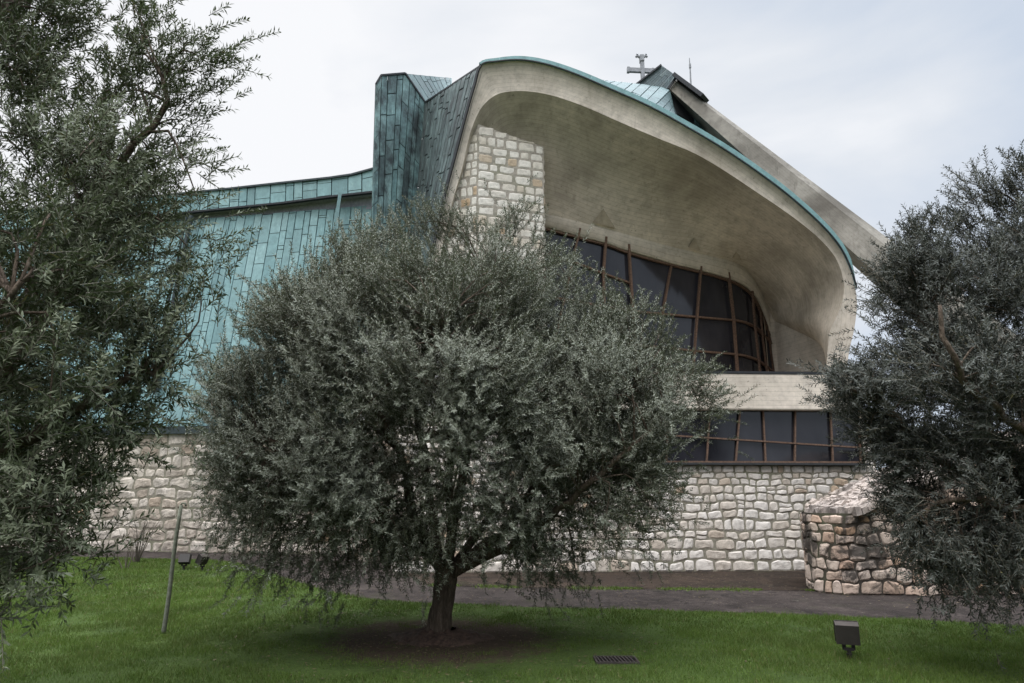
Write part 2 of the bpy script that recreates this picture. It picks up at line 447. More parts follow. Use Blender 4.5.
def masonry(mb, a, b, z0, ztop, hmin, hmax, wmin, wmax, bulge=0.035, seed=1, wobble=0.03, gap=0.016,
            grow=0.0, batter=0.0, rnd=1.0):
    """stones on a vertical face over plan line a->b (outer side on the right of a->b); ztop(s) gives the top."""
    rr = random.Random(seed)
    if b is None:
        pl_ = [np.array(q, float) for q in a]
    else:
        pl_ = [np.array(a, float), np.array(b, float)]
    ds_ = [0.0]
    for p_, q_ in zip(pl_[:-1], pl_[1:]): ds_.append(ds_[-1] + np.linalg.norm(q_-p_))
    L = ds_[-1]
    nm_ = []
    for i in range(len(pl_)):
        d = pl_[min(i+1, len(pl_)-1)] - pl_[max(i-1, 0)]; d = d/np.linalg.norm(d); nm_.append(np.array([d[1], -d[0]]))
    def pt(s, z, off):
        i = 0
        while i < len(pl_)-2 and s > ds_[i+1]: i += 1
        f = (s-ds_[i])/(ds_[i+1]-ds_[i])
        fc = min(max(f, 0), 1)
        n = nm_[i]*(1-fc) + nm_[i+1]*fc
        q = pl_[i]*(1-f) + pl_[i+1]*f + n*(off - batter*(z - z0))
        return (q[0], q[1], z)
    N = max(2, int(L/(0.4 if b is not None else 0.08)))
    zt = [ztop(L*i/N) for i in range(N+1)]
    for i in range(N):   # mortar sheet
        s0, s1 = L*i/N, L*(i+1)/N
        mb.quad(pt(s0, z0, 0), pt(s1, z0, 0), pt(s1, zt[i+1], 0), pt(s0, zt[i], 0), 1)
    zmax = max(zt); z = z0
    while z < zmax - 0.03:
        fr = (z - z0)/max(zmax - z0, .1)
        h = rr.uniform(hmin, hmax)*(1 + grow*(1-fr)**2)
        if z + h > zmax - hmin*0.45: h = zmax - z
        s = -rr.uniform(0, wmax*0.0)
        while s < L - 0.01:
            w = rr.uniform(wmin, wmax)*(1 + grow*0.7*(1-fr)**2)
            if s + w > L - wmin*0.5: w = L - s
            cells = [(s, z, w, h)]
            if h > hmax*0.8 and rr.random() < 0.05*rnd: cells = [(s, z, w, h*0.5), (s, z+h*0.5, w, h*0.5)]
            for (cs, cz, cw, ch) in cells:
                tp = ztop(min(cs+cw*0.5, L))
                if cz > tp - 0.04: continue
                ch2 = min(ch, tp - cz)
                t = (rr.random(), rr.random(), rr.random())
                bl = bulge*rr.uniform(0.6, 1.25); ax, ay = rr.uniform(-.3, .3), rr.uniform(-.3, .3)
                K = 6; pts = []
                rc = rr.uniform(0.06, 0.16)*rnd
                for i in range(K+1):
                    row = []
                    for j in range(K+1):
                        u, v = j/K, i/K
                        # pull corners in
                        uu, vv = 2*u-1, 2*v-1
                        uu2 = uu*(1 - rc*vv*vv*abs(vv)); vv2 = vv*(1 - rc*uu*uu*abs(uu))
                        ss = cs + cw/2 + uu2*(cw/2 - gap/2); zz = cz + ch2/2 + vv2*(ch2/2 - gap/2)
                        ee = (1-abs(uu)**7)*(1-abs(vv)**7)
                        off = -0.006 + ee*(bl*(1 + ax*uu + ay*vv) + 0.28*bulge*wob(ss*9, zz*9, seed+t[0]*9))
                        ss += wobble*(wob(ss, zz, seed) + 0.55*wob(ss*2.7+3, zz*3.3, seed+7))*(0 < cs and cs + cw < L - 0.001)
                        zz += wobble*(wob(zz*1.3+5, ss, seed+3) + 0.6*wob(ss*2.9, zz*2.2+1, seed+9))*(1 if zz > z0 + 0.05 else 0)*(1 if cz + ch2 < tp - 0.05 else 0.3)
                        row.append(pt(ss, zz, off))
                    pts.append(row)
                mb.grid(pts, 0, t)
            s += w
        z += h

# ------------------------------------------------------------------ copper sheet cladding
def cladding(mb, F, U, V, colw, lmin, lmax, n, seed=1, gap=0.022, proud=0.012, sub=2, jitter=0.25, dark=0.0, stripe=None):
    """panels in columns on surface F(u,v), u,v in 0..1; U,V lengths in metres; n outward"""
    rr = random.Random(seed); n = np.array(n, float); n /= np.linalg.norm(n)
    NG, MG = max(2, int(U/0.8)), max(2, int(V/0.8))
    mb.grid([[F(i/NG, j/MG) - n*0.05 for i in range(NG+1)] for j in range(MG+1)], 1)
    u = 0.0
    while u < U - 0.02:
        w = colw*rr.uniform(1-jitter, 1+jitter)
        if u + w > U - colw*0.4: w = U - u
        v = -rr.uniform(0, lmax*0.8)
        while v < V:
            l = rr.uniform(lmin, lmax)
            if rr.random() < 0.12: l = lmin*rr.uniform(0.25, 0.5)
            v0, v1 = max(v, 0) + gap/2*0.8, min(v + l, V) - gap/2*0.8
            if v1 - v0 > 0.03:
                u0, u1 = (u + gap/2)/U, (u + w - gap/2)/U
                pr = proud*rr.uniform(0.7, 1.3); tl = rr.uniform(-0.004, 0.004)
                t = (rr.random(), rr.random()**4*(0.5+dark), rr.random())
                pts = [[F(u0, (v0+(v1-v0)*k/sub)/V) + n*(pr-tl), F(u1, (v0+(v1-v0)*k/sub)/V) + n*(pr+tl)] for k in range(sub+1)]
                mb.grid(pts, 0, t)
                # folded edges
                for k in range(sub):
                    for e in (0, 1):
                        p, q = pts[k][e], pts[k+1][e]
                        mb.quad(p, q, q - n*(pr+.04), p - n*(pr+.04), 0, t)
            v += l
        u += w

def poly_at(pts, t):
    """point at arc fraction t of a polyline"""
    pts = [np.array(p, float) for p in pts]
    d = [0.0]
    for a, b in zip(pts[:-1], pts[1:]): d.append(d[-1] + np.linalg.norm(b-a))
    q = min(max(t, 0), 1)*d[-1]
    for i in range(len(pts)-1):
        if q <= d[i+1] or i == len(pts)-2:
            f = (q-d[i])/(d[i+1]-d[i]+1e-9)
            return pts[i] + (pts[i+1]-pts[i])*f
def poly_len(pts): return sum(np.linalg.norm(np.array(b)-np.array(a)) for a, b in zip(pts[:-1], pts[1:]))
def ruled(bot, top):
    return lambda u, v: poly_at(bot, u)*(1-v) + poly_at(top, u)*v

# ------------------------------------------------------------------ the church
church = empty('church', (1.0, 17.5, 0.0), 'modern church of pale stone and green copper with a curved concrete canopy', 'church')

def YB(X): return 15.25 + 0.05*(X - 3.5)
def wallpt(px, py, off=0.0):
    d = ray(px, py)     # hit plane Y = YB(X)+off
    t = (15.25 - 0.175 + off)/(d[1] - 0.05*d[0])
    return CAM + d*t
Z_PLINTH, Z_BAND0, Z_BAND1 = 2.24, 3.47, 4.29
XR = wallpt(878, 480)[0]

# stone walls (one part per wall face)
mb = MB()
masonry(mb, (-2.5, YB(-2.5)), (XR, YB(XR)), 0.0, lambda s: Z_PLINTH, 0.11, 0.185, 0.13, 0.34, 0.024, 3, 0.045, 0.008, grow=0.85)
mb.quad((-2.5, YB(-2.5), Z_PLINTH), (XR, YB(XR), Z_PLINTH), (XR, YB(XR)+0.5, Z_PLINTH), (-2.5, YB(-2.5)+0.5, Z_PLINTH), 1)
mb.build('stone_wall', [M_STONE, M_MORTAR], church)
mb = MB()
masonry(mb, (-2.5, 18.2), (-2.5, YB(-2.5)+0.01), 0.0, lambda s: 3.5, 0.13, 0.2, 0.2, 0.4, 0.04, 5, 0.02, grow=0.5)
masonry(mb, (-2.5, YB(-2.5)+0.05), (-0.6, YB(-0.6)+0.05), Z_PLINTH, lambda s: 3.5, 0.13, 0.2, 0.2, 0.4, 0.04, 6, 0.02)
mb.build('stone_return', [M_STONE, M_MORTAR], church)
mb = MB()
masonry(mb, (-3.6, 17.2), (-2.5, 18.2), 0.0, lambda s: 3.5, 0.14, 0.22, 0.2, 0.42, 0.04, 8, 0.02)
masonry(mb, (-4.4, 19.4), (-3.6, 17.2), 0.0, lambda s: 3.5, 0.14, 0.22, 0.2, 0.42, 0.04, 9, 0.02)
mb.build('stone_return', [M_STONE_LEFT, M_MORTAR], church)
LW0, LW1 = (-24.0, 23.0), (-4.4, 19.4)
mb = MB()
masonry(mb, LW0, LW1, 0.0, lambda s: 3.45, 0.22, 0.38, 0.26, 0.68, 0.030, 12, 0.06, 0.014, grow=0.12)
mb.build('stone_wall', [M_STONE_LEFT, M_MORTAR], church)
# stone right of the lower window
mb = MB()
lwr = wallpt(858, 440)[0] + 0.12
masonry(mb, (lwr, YB(lwr)+0.05), (XR, YB(XR)+0.05), Z_PLINTH, lambda s: Z_BAND0, 0.13, 0.2, 0.16, 0.32, 0.04, 21, 0.015)
masonry(mb, (XR, YB(XR)), (XR+0.6, 21.0), 0.0, lambda s: Z_BAND0, 0.14, 0.22, 0.2, 0.42, 0.04, 22, 0.02)
mb.build('stone_pier', [M_STONE, M_MORTAR], church)

# stone tower beside the canopy
mb = MB()
tc0 = P(478, 124, 15.0); tr0 = P(543.5, 147, 15.5)
ta = (tc0[0], tc0[1]); tb = (tr0[0], tr0[1]); tl = (tc0[0]-0.72, tc0[1]+0.32)
zt0, zt1 = tc0[2]+0.0, tr0[2]+0.0
Lr = math.hypot(tb[0]-ta[0], tb[1]-ta[1])
masonry(mb, ta, tb, 2.2, lambda s: zt0 + (zt1-zt0)*s/Lr, 0.20, 0.27, 0.20, 0.48, 0.014, 31, 0.012, 0.009, rnd=0.5)
Ll = math.hypot(tl[0]-ta[0], tl[1]-ta[1]); ztl = P(449, 196, tl[1])[2]
masonry(mb, tl, ta, 2.2, lambda s: ztl + (zt0-ztl)*s/Ll, 0.20, 0.27, 0.16, 0.36, 0.014, 32, 0.012, 0.009, rnd=0.5)
masonry(mb, tb, (tb[0]-0.1, tb[1]+2.2), 2.2, lambda s: zt1, 0.20, 0.31, 0.24, 0.52, 0.032, 33, 0.02, 0.024)
mb.quad((*ta, zt0), (*tb, zt1), (tb[0], tb[1]+2, zt1), (*tl, ztl), 1)
mb.build('stone_tower', [M_STONE_TOP, M_MORTAR_LIGHT], church)

# concrete band
xb0 = tr0[0] - 0.3; xb1 = wallpt(851, 390)[0]
mb = MB()
rows = []; uvs = []
prof = [(0.35, Z_BAND0), (-0.02, Z_BAND0), (-0.035, Z_BAND0+0.03), (-0.035, Z_BAND1-0.02), (-0.02, Z_BAND1), (3.2, Z_BAND1)]
for k, (o, z) in enumerate(prof):
    rows.append([np.array([x, YB(x)+o, z]) for x in np.linspace(xb0, xb1, 12)])
    uvs.append([(x, z + k*0.0 + (o if abs(o) > .1 else 0)) for x in np.linspace(xb0, xb1, 12)])
mb.grid(rows, 0, None, uvs)
e = [np.array([xb1, YB(xb1)+o, z]) for o, z in prof[1:5]]
mb.quad(e[0], (xb1, YB(xb1)+3.2, Z_BAND0), (xb1, YB(xb1)+3.2, Z_BAND1), e[3])
mb.build('concrete_band', M_LINTEL, church)
mb = MB()
mb.bar((xb0, YB(xb0)+0.03, Z_BAND1+0.03), (xb1+0.3, YB(xb1+0.3)+0.03, Z_BAND1+0.03), 0.16, 0.055)
mb.build('band_coping', M_DARKMETAL, church)

# lower window
XL0 = -0.6
mb = MB(); nP = 13
low = MB()
zsill = Z_PLINTH + 0.06
tops = [560, 586, 612, 640, 668, 709, 739, 762, 794, 829, 857]
bots = [560, 586, 612, 640, 666, 706, 735, 765, 794, 832, 860]
tp = [wallpt(x, 409, 0.2) for x in tops]; bp = [wallpt(x, 466, 0.2) for x in bots]
for i in range(len(tops)-1):
    a0, a1 = bp[i].copy(), bp[i+1].copy(); c0, c1 = tp[i].copy(), tp[i+1].copy()
    a0[2] = a1[2] = zsill - 0.05; c0[2] = c1[2] = Z_BAND0 + 0.02
    tj = [np.array([0, random.uniform(-.012, .012), 0]) for _ in range(3)]
    low.quad(a0 + tj[0], a1 + tj[1], c1 + tj[2], c0 + tj[0] + tj[2] - tj[1], 0, (random.random(),)*3)
fr = MB()
for i in range(len(tops)):
    a = bp[i].copy(); c = tp[i].copy(); a[2] = zsill - 0.02; c[2] = Z_BAND0
    a[1] -= 0.05; c[1] -= 0.05
    fr.bar(a, c, 0.036, 0.06, up=(0, 1, 0))
z0, z1 = wallpt(710, 438, .15)[2], wallpt(858, 447.5, .15)[2]
sl = (z1-z0)/(wallpt(858, 447, .15)[0]-wallpt(710, 438, .15)[0])
pa, pb = wallpt(560, 440, .14), wallpt(859, 447, .14)
pa[2] = z0 + sl*(pa[0]-wallpt(710, 438, .15)[0]); pb[2] = z1
fr.bar(pa, pb, 0.06, 0.034)
zz = zsill + 0.02
pa, pb = wallpt(560, 460, .15), wallpt(860, 460, .15); pa[2] = pb[2] = zz
fr.bar(pa, pb, 0.06, 0.04)
win = fr.build('window', M_RUST, church)
tag(win, 'long ribbon window of dark glass above the stone plinth')
low.build('pane', M_GLASS, win)
sl = MB(); sl.bar((XL0, YB(XL0)-0.01, Z_PLINTH+0.035), (lwr, YB(lwr)-0.01, Z_PLINTH+0.025), 0.24, 0.045)
sl.build('sill', M_SILL, win)
bk = MB(); bk.quad((-0.6, YB(-.6)+0.24, Z_PLINTH-.1), (lwr+.2, YB(lwr)+0.24, Z_PLINTH-.1), (lwr+.2, YB(lwr)+0.24, Z_BAND0+.2), (-0.6, YB(-.6)+0.24, Z_BAND0+.2))
bk.build('window_back', M_DARKMETAL, win)

# ---- upper curved window: vertical surface over a rounded plan line
plan_ctrl = [(-0.5, 16.25), (0.8, 16.6), (2.6, 17.0), (4.3, 17.5), (5.35, 17.8), (6.0, 18.10), (6.5, 18.42), (6.95, 18.82), (7.38, 19.35)]
PLAN = catmull([(x, y, 0) for x, y in plan_ctrl], 60)
def hit(px, py, off=0.0):
    d = ray(px, py); best = None
    for p, q in zip(PLAN[:-1], PLAN[1:]):
        e = q - p; nn = np.array([e[1], -e[0], 0]); nn /= np.linalg.norm(nn)
        p2 = p + nn*off; q2 = q + nn*off; e2 = q2 - p2
        den = d[0]*e2[1] - d[1]*e2[0]
        if abs(den) < 1e-9: continue
        s = (d[1]*p2[0] - d[0]*p2[1])/den*-1
        # solve d*t = p2 + e2*s in XY
        s = (d[0]*p2[1] - d[1]*p2[0])/(d[1]*e2[0] - d[0]*e2[1])
        t = (p2[0] + e2[0]*s)/d[0] if abs(d[0]) > abs(d[1]) else (p2[1] + e2[1]*s)/d[1]
        if -0.02 <= s <= 1.02 and t > 0:
            if best is None or t < best[0]: best = (t, CAM + d*t)
    if best is None:
        e = PLAN[-1]; t = e[1]/d[1]; return CAM + d*t
    return best[1]
HEAD = [(520, 221), (544, 228.5), (579, 238), (608, 245.5), (631, 254), (669, 264.5), (699, 272), (721, 278), (735, 283), (744, 288), (751, 294), (757, 303), (763, 317), (768, 331), (771.5, 344)]
head3 = catmull_idx([hit(*q) for q in HEAD], 4)
gl = MB()
for a, b in zip(head3[:-1], head3[1:]):
    za, zb = 4.3, 4.3
    for k, (f0, f1) in enumerate(((0, .34), (.34, .68), (.68, 1.0))):
        q = [np.array([a[0], a[1], za + (a[2]-za)*f0]), np.array([b[0], b[1], zb + (b[2]-zb)*f0]),
             np.array([b[0], b[1], zb + (b[2]-zb)*f1]), np.array([a[0], a[1], za + (a[2]-za)*f1])]
        gl.quad(*q, 0, (0.3 + 0.2*k,)*3)
ug = MB()
def mull(seq, w=0.045, d=0.08, off=0.10, down=True):
    pts = [hit(x, y, off) for x, y in seq]
    if down:
        p, q = pts[-2], pts[-1]; k = (q[2]-4.3)/max(p[2]-q[2], 1e-3)
        r = q + (q-p)*k
        pts.append(r)
    for p, q in zip(pts[:-1], pts[1:]):
        mid = (p+q)/2
        i = min(range(len(PLAN)-1), key=lambda i: (PLAN[i][0]-mid[0])**2 + (PLAN[i][1]-mid[1])**2)
        e = PLAN[i+1]-PLAN[i]; nn = np.array([e[1], -e[0], 0]); nn /= np.linalg.norm(nn)
        ug.bar(p, q, w, d, up=nn)
mull([(580, 228.5), (572.7, 260), (569, 277)])
mull([(606, 237), (603.5, 273), (604, 297)], 0.06)
mull([(628.6, 244.5), (631, 283), (633, 311), (635.7, 364)], 0.06)
mull([(671, 266), (662.7, 313)], 0.045, 0.08, 0.04, False)
mull([(701, 266.5), (697, 317), (693, 370)], 0.045)
mull([(728.4, 272.6), (733.8, 320), (737.4, 370)], 0.045)
mull([(752.5, 291), (755, 326), (760, 371)], 0.05, 0.05)
mull([(760.5, 311), (763, 340), (767, 372)], 0.05, 0.05)
mull([(768.5, 331), (771, 352), (774, 373)], 0.05, 0.05)
def rail(seq, w=0.04, d=0.08, off=0.05):
    pts = catmull_idx([hit(x, y, off) for x, y in seq], 3)
    for p, q in zip(pts[:-1], pts[1:]): ug.bar(p, q, d, w)
rail([(530, 249), (572.7, 262), (602, 273), (631, 283.5)])
rail([(545, 296), (608, 307), (631, 311), (663, 314), (696, 317), (720, 319), (737, 320.7), (748, 323.5), (757, 328.5), (769, 341)], 0.045)
rail([(560, 340), (633, 345), (669, 348), (696, 351), (737, 354.5), (749, 357), (759, 361), (773, 372)], 0.045)
rail(HEAD[1:], 0.045, 0.08)
win = ug.build('window', M_RUST, church)
tag(win, 'tall dark curved window with rusty mullions set deep under the canopy')
gl.build('pane', M_GLASS, win)

# ---- canopy rim
def YR(z): return 15.4 - 0.1*(z - 4.3)
def RIM(px, py, off=0.0):
    Y = 15.0
    for _ in range(4): Y = YR(P(px, py, Y)[2])
    return P(px, py, Y + off)
# outer, inner, back(px,py), back kind
PAIR = [
    ((399, 415), (408, 415), (432, 400), 17.6),
    ((424, 296), (432, 300), (446, 300), 17.8),
    ((437, 235), (444, 238), (456, 245), 18.0),
    ((447, 190), (453.5, 198), (474, 215), 18.0),
    ((458, 148), (463, 165), (490, 208), 17.8),
    ((468, 110), (470, 134), (502, 206), 17.3),
    ((475.5, 84), (480, 110), (512, 205), None),
    ((481.5, 66), (494, 96), (524, 208), None),
    ((497, 62.5), (510, 91.5), (534, 211), None),
    ((520, 61), (530, 91.5), (545, 214), None),
    ((545, 65), (556, 96.5), (560, 217), None),
    ((575, 75), (588, 108), (582, 222.5), None),
    ((610, 90), (622, 123), (612, 230.5), None),
    ((650, 108), (660, 139), (650, 241), None),
    ((690, 130), (696, 154), (690, 251.5), None),
    ((725, 151), (728, 173), (716, 257.5), None),
    ((760, 175), (758, 193), (732, 261.5), None),
    ((790, 198), (786, 212), (742, 266), None),
    ((820, 225), (812, 232), (749, 272), None),
    ((838, 246), (830, 250), (755, 280), None),
    ((848, 265), (839, 265), (761, 291), None),
    ((854.5, 285), (844, 285), (768, 306), None),
    ((857, 305), (842, 303), (774, 320), None),
    ((854, 330), (836, 318), (784, 325), 18.95),
    ((849, 352), (829, 336), (806, 335.5), 18.2),
    ((846, 380), (826, 376), (829, 346.5), 17.4),
]
outer = []; inner = []; back = []
for o, i, b, yb in PAIR:
    outer.append(RIM(*o)); inner.append(RIM(*i, 0.08))
    back.append(hit(*b, 0.12) if yb is None else P(*b, yb))
SUB = 5
outer = catmull_idx(outer, SUB); inner = catmull_idx(inner, SUB); back = catmull_idx(back, SUB)
NR = len(outer)
arc = [0.0]
for a, b in zip(inner[:-1], inner[1:]): arc.append(arc[-1] + np.linalg.norm(b-a))
# fascia
mb = MB(); T = 4
mb.grid([[outer[k]*(1-t/T) + inner[k]*t/T + np.array([0, 0.03*math.sin(math.pi*t/T), 0]) for k in range(NR)] for t in range(T+1)], 0, None,
        [[(arc[k], t/T*np.linalg.norm(outer[k]-inner[k])) for k in range(NR)] for t in range(T+1)])
mb.build('fascia', M_FASCIA, church, True)
# soffit
mb = MB(); T = 14
rows = []; uvs = []
for t in range(T+1):
    f = t/T; row = []; ur = []
    for k in range(NR):
        ln = np.linalg.norm(back[k]-inner[k])
        bulge = 0.10*ln*math.sin(math.pi*f)*(1.0 if k < 15*SUB else max(0.0, 1-(k-14*SUB)/(7.0*SUB)))
        p = inner[k]*(1-f) + back[k]*f
        p = p + np.array([0, 0.45*bulge, 0.75*bulge])
        row.append(p); ur.append((arc[k], f*ln))
    rows.append(row); uvs.append(ur)
mb.grid(rows, 0, None, uvs)
mb.build('soffit', M_SOFFIT, church, True)
SOFFIT = rows
# lintel between soffit and window head
mb = MB()
bk = [hit(*b, 0.12) for o, i, b, y in PAIR[7:23]]
bk = catmull_idx(bk, 4)
hd = []
hx = head3
rows = [[], [], []]; uvs = [[], [], []]
for k, p in enumerate(bk):
    f = k/(len(bk)-1)
    q = min(hx, key=lambda h: (h[0]-p[0])**2 + (h[1]-p[1])**2)
    # interpolate head height by plan position
    ds = sorted((math.hypot(h[0]-p[0], h[1]-p[1]), h[2]) for h in hx)[:2]
    w0, w1 = 1/(ds[0][0]+.02), 1/(ds[1][0]+.02)
    zh = (ds[0][1]*w0 + ds[1][1]*w1)/(w0+w1)
    zh = min(zh, p[2]-0.02)
    rows[0].append(p); rows[1].append(np.array([p[0], p[1], zh+0.02])); rows[2].append(np.array([q[0], q[1], zh+0.02]) if math.hypot(q[0]-p[0], q[1]-p[1]) < .6 else np.array([p[0], p[1]+.2, zh+0.02]))
    for r, v in zip(uvs, (0, .3, .5)): r.append((f*9, v+0.05))
mb.grid(rows, 0, None, uvs)
mb.build('lintel', M_LINTEL, church, True)
# inner wall between window end and canopy foot
mb = MB()
wl = [back[k] for k in range(22*SUB, NR)]
we = PLAN[-1].copy(); we[2] = wl[0][2] + 0.05; we2 = PLAN[-4].copy(); we2[2] = wl[0][2] + 0.1
wl = [we2 + np.array([0.12, 0.0, 0]), we + np.array([0.04, 0.05, 0])] + wl
rows = [[np.array([p[0], p[1], 4.3]) for p in wl], [p + np.array([0, 0, 0.02]) for p in wl]]
mb.grid(rows, 0, None, [[(k*0.2, 0) for k in range(len(wl))], [(k*0.2, p[2]-4.3) for k, p in enumerate(wl)]])
mb.build('inner_wall', M_LINTEL, church)
# triangular slabs, darkened for the shade of notches where posts meet the soffit
SP = [p for row in SOFFIT for p in row]
def on_soffit(px, py):
    d = ray(px, py); d = d/np.linalg.norm(d)
    best = min(SP, key=lambda p: np.linalg.norm(np.cross(p-CAM, d)) + (0 if p[1] > 15.2 else 9))
    return CAM + d*(np.dot(best-CAM, d) - 0.05)
for (px, py, w) in ((603, 209, 15), (694, 238, 8), (737, 250, 6)):
    mb = MB()
    a = on_soffit(px-w*.7, py+9*w/14+4); b = on_soffit(px+w*.8, py+13*w/14+5); c = on_soffit(px, py)
    e = np.array([0.02, 0.10, 0.06])
    mb.add([a, b, c, a+e, b+e, c+e], [(0, 1, 2), (0, 3, 4, 1), (1, 4, 5, 2), (2, 5, 3, 0)], 0, None, [(0, 0), (1, 0), (.5, 1)]*2)
    mb.build('notch_shade', M_NOTCH_SHADE, church)
# copper trim along the top of the rim
trim = MB(); i0 = 7*SUB; i1 = int(21.3*SUB)
top = []
for k in range(i0, i1+1):
    tn = outer[min(k+1, NR-1)] - outer[max(k-1, 0)]
    nrm = np.array([-tn[2], 0, tn[0]]); nrm /= np.linalg.norm(nrm)
    f = (k-i0)/(i1-i0)
    th = 0.08 + 0.06*math.sin(math.pi*f)
    if f > 0.9: th *= max(0.25, (1-f)/0.1)
    top.append((outer[k] + np.array([0, -0.05, 0]), outer[k] + nrm*th + np.array([0, -0.05, 0]), outer[k] + nrm*(th+0.02) + np.array([0, 0.5, 0.22]), f))
trim.grid([[q[0] + np.array([0, .06, 0]) for q in top], [q[0] for q in top], [q[1] for q in top], [q[2] for q in top]], 0, (0.7, 0, 0))
trim.build('copper_trim', [M_TRIM], church)
mb = MB()
for a, b in zip(top[:-1], top[1:]):
    mb.bar(a[0] + np.array([0, -0.012, -0.006]), b[0] + np.array([0, -0.012, -0.006]), 0.03, 0.025)
for k in range(0, i0):
    mb.bar(outer[k] + np.array([-0.02, -0.02, 0.0]), outer[k+1] + np.array([-0.02, -0.02, 0.0]), 0.05, 0.06)
mb.build('dark_flashing_and_gaps', M_DARKMETAL, church)

# roof shell behind the rim
RB = [(481, 80, 19), (497, 78, 19), (520, 78, 19), (545, 80, 19), (575, 82, 19), (597, 80.5, 19.2), (622, 82.5, 19.8), (648, 85.5, 20.0),
      (668, 89.5, 20.0), (672, 99, 20.0), (676, 114, 20.0), (686, 126, 20.0), (702, 138, 20.0), (716, 152, 19.8), (735, 180, 19.5), (755, 210, 19.5), (770, 240, 19.5)]
rb = catmull_idx([P(*q) for q in RB], 4)
RIMX = [481.5, 497, 520, 545, 575, 600, 629, 657, 672, 677, 681, 690, 705, 722, 746, 775, 800]
opx = [p[0][0] for p in PAIR[7:20]]
fr = []
for X_ in np.interp(np.linspace(0, len(RB)-1, len(rb)), range(len(RB)), RIMX[:len(RB)]):
    kf = np.interp(X_, opx, [SUB*(7+i) for i in range(len(opx))]); k0 = int(kf); f_ = kf-k0
    fr.append(outer[k0]*(1-f_) + outer[min(k0+1, NR-1)]*f_ + np.array([0, 0.1, 0.1]))
mb = MB()
Fr = lambda u, v: poly_at(fr, u)*(1-v) + poly_at(rb, u)*v
cladding(mb, Fr, poly_len(rb), 5.0, 0.30, 5.2, 5.4, (0.0, -0.5, 0.86), 41, 0.03, 0.02, 6)
cap = [p + np.array([0.3, 4.0, -2.5]) for p in rb]
mb.grid([rb, cap], 1)
mb.build('copper_roof', [M_COPPER_LIGHT, M_SEAM], church)
# outside of the canopy's right foot
mb = MB()
ks = list(range(int(20.5*SUB), NR))
mb.grid([[outer[k] for k in ks], [outer[k] + np.array([0.75, 2.0, 0]) for k in ks], [outer[k] + np.array([0.3, 6.0, -.2]) for k in ks]], 0, None,
        [[(k*.2, v) for k in ks] for v in (0, 2, 6)])
mb.build('outer_wall', M_FASCIA, church)

# ---- folded copper fins left of the canopy
val_top = P(425, 103, 18.2); val_bot = P(398, 421, 18.2)
rimL = [outer[k] for k in range(0, i0+1)]     # bottom -> top
mb = MB()
def Ffin(u, v): return (val_bot*(1-v) + val_top*v)*(1-u) + poly_at(rimL, v)*u
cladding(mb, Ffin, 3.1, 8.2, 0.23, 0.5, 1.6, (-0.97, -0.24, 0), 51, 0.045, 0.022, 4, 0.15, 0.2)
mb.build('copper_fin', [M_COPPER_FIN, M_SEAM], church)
# the rim edge to valley top closing edge
mb = MB()
mb.bar(val_top, outer[i0], 0.07, 0.05)
l_top = [P(376, 84, 17.25), P(381, 75.5, 17.3), P(405, 73.5, 17.75), val_top]
for a, b in zip(l_top[:-1], l_top[1:]): mb.bar(a, b, 0.08, 0.05)
mb.build('dark_flashing_and_gaps', M_DARKMETAL, church)
lb = [P(366, 425, 17.25), P(369, 425, 17.3), P(384, 423, 17.75), val_bot]
mb = MB()
cladding(mb, ruled(lb, l_top), 1.95, 8.3, 0.25, 0.4, 1.3, (0.60, -0.80, 0), 52, 0.030, 0.014, 3, 0.25, 0.35)
sb = [P(373, 425, 19.4), lb[0]]; st = [P(378, 88, 19.4), l_top[0]]
cladding(mb, ruled(sb, st), 2.2, 8.3, 0.5, 0.9, 2.0, (-1, -0.1, 0), 53, 0.035, 0.014, 3)
mb.build('copper_fin', [M_COPPER_DARK, M_SEAM], church)
mb = MB()
bt = [P(405.5, 74, 17.8), P(452, 78.5, 21.0)]; bb = [val_top, P(452, 84, 20.5)]
cladding(mb, lambda u, v: (bb[0]*(1-u)+bb[1]*u)*(1-v) + (bt[0]*(1-u)+bt[1]*u)*v, 3.6, 1.3, 0.42, 1.4, 1.5, (0.1, -0.6, 0.8), 54, 0.04, 0.015, 2)
mb.add([l_top[1], l_top[2], bt[1], P(400, 78, 21)], [(0, 1, 2, 3)], 1)
mb.build('copper_valley', [M_COPPER_LIGHT, M_SEAM], church)

# ---- long copper wall at the left
ZL = 3.5
c_br = P(372, 424, 19.5); c_br[2] = ZL
c_tr = P(374, 205, 19.7)
c_bl = np.array([-24.0, 23.1, ZL])
k_l = P(185, 220, 21.4)
dirx = (k_l - c_tr); c_tl = c_tr + dirx*((-23.0 - c_tr[0])/dirx[0])
mb = MB()
Fw = lambda u, v: (c_bl*(1-u) + c_br*u)*(1-v) + (c_tl*(1-u) + c_tr*u)*v
# seams lean a little: shear the columns along the wall
def Fs(u, v):
    uu = u - 0.026*(1-v) + 0.004
    return Fw(uu, v)
cladding(mb, Fs, 19.6, 7.4, 0.31, 0.30, 1.25, (-0.18, -0.98, 0.0), 61, 0.028, 0.014, 3, 0.38, 0.0)
mb.build('copper_wall', [M_COPPER, M_SEAM], church)
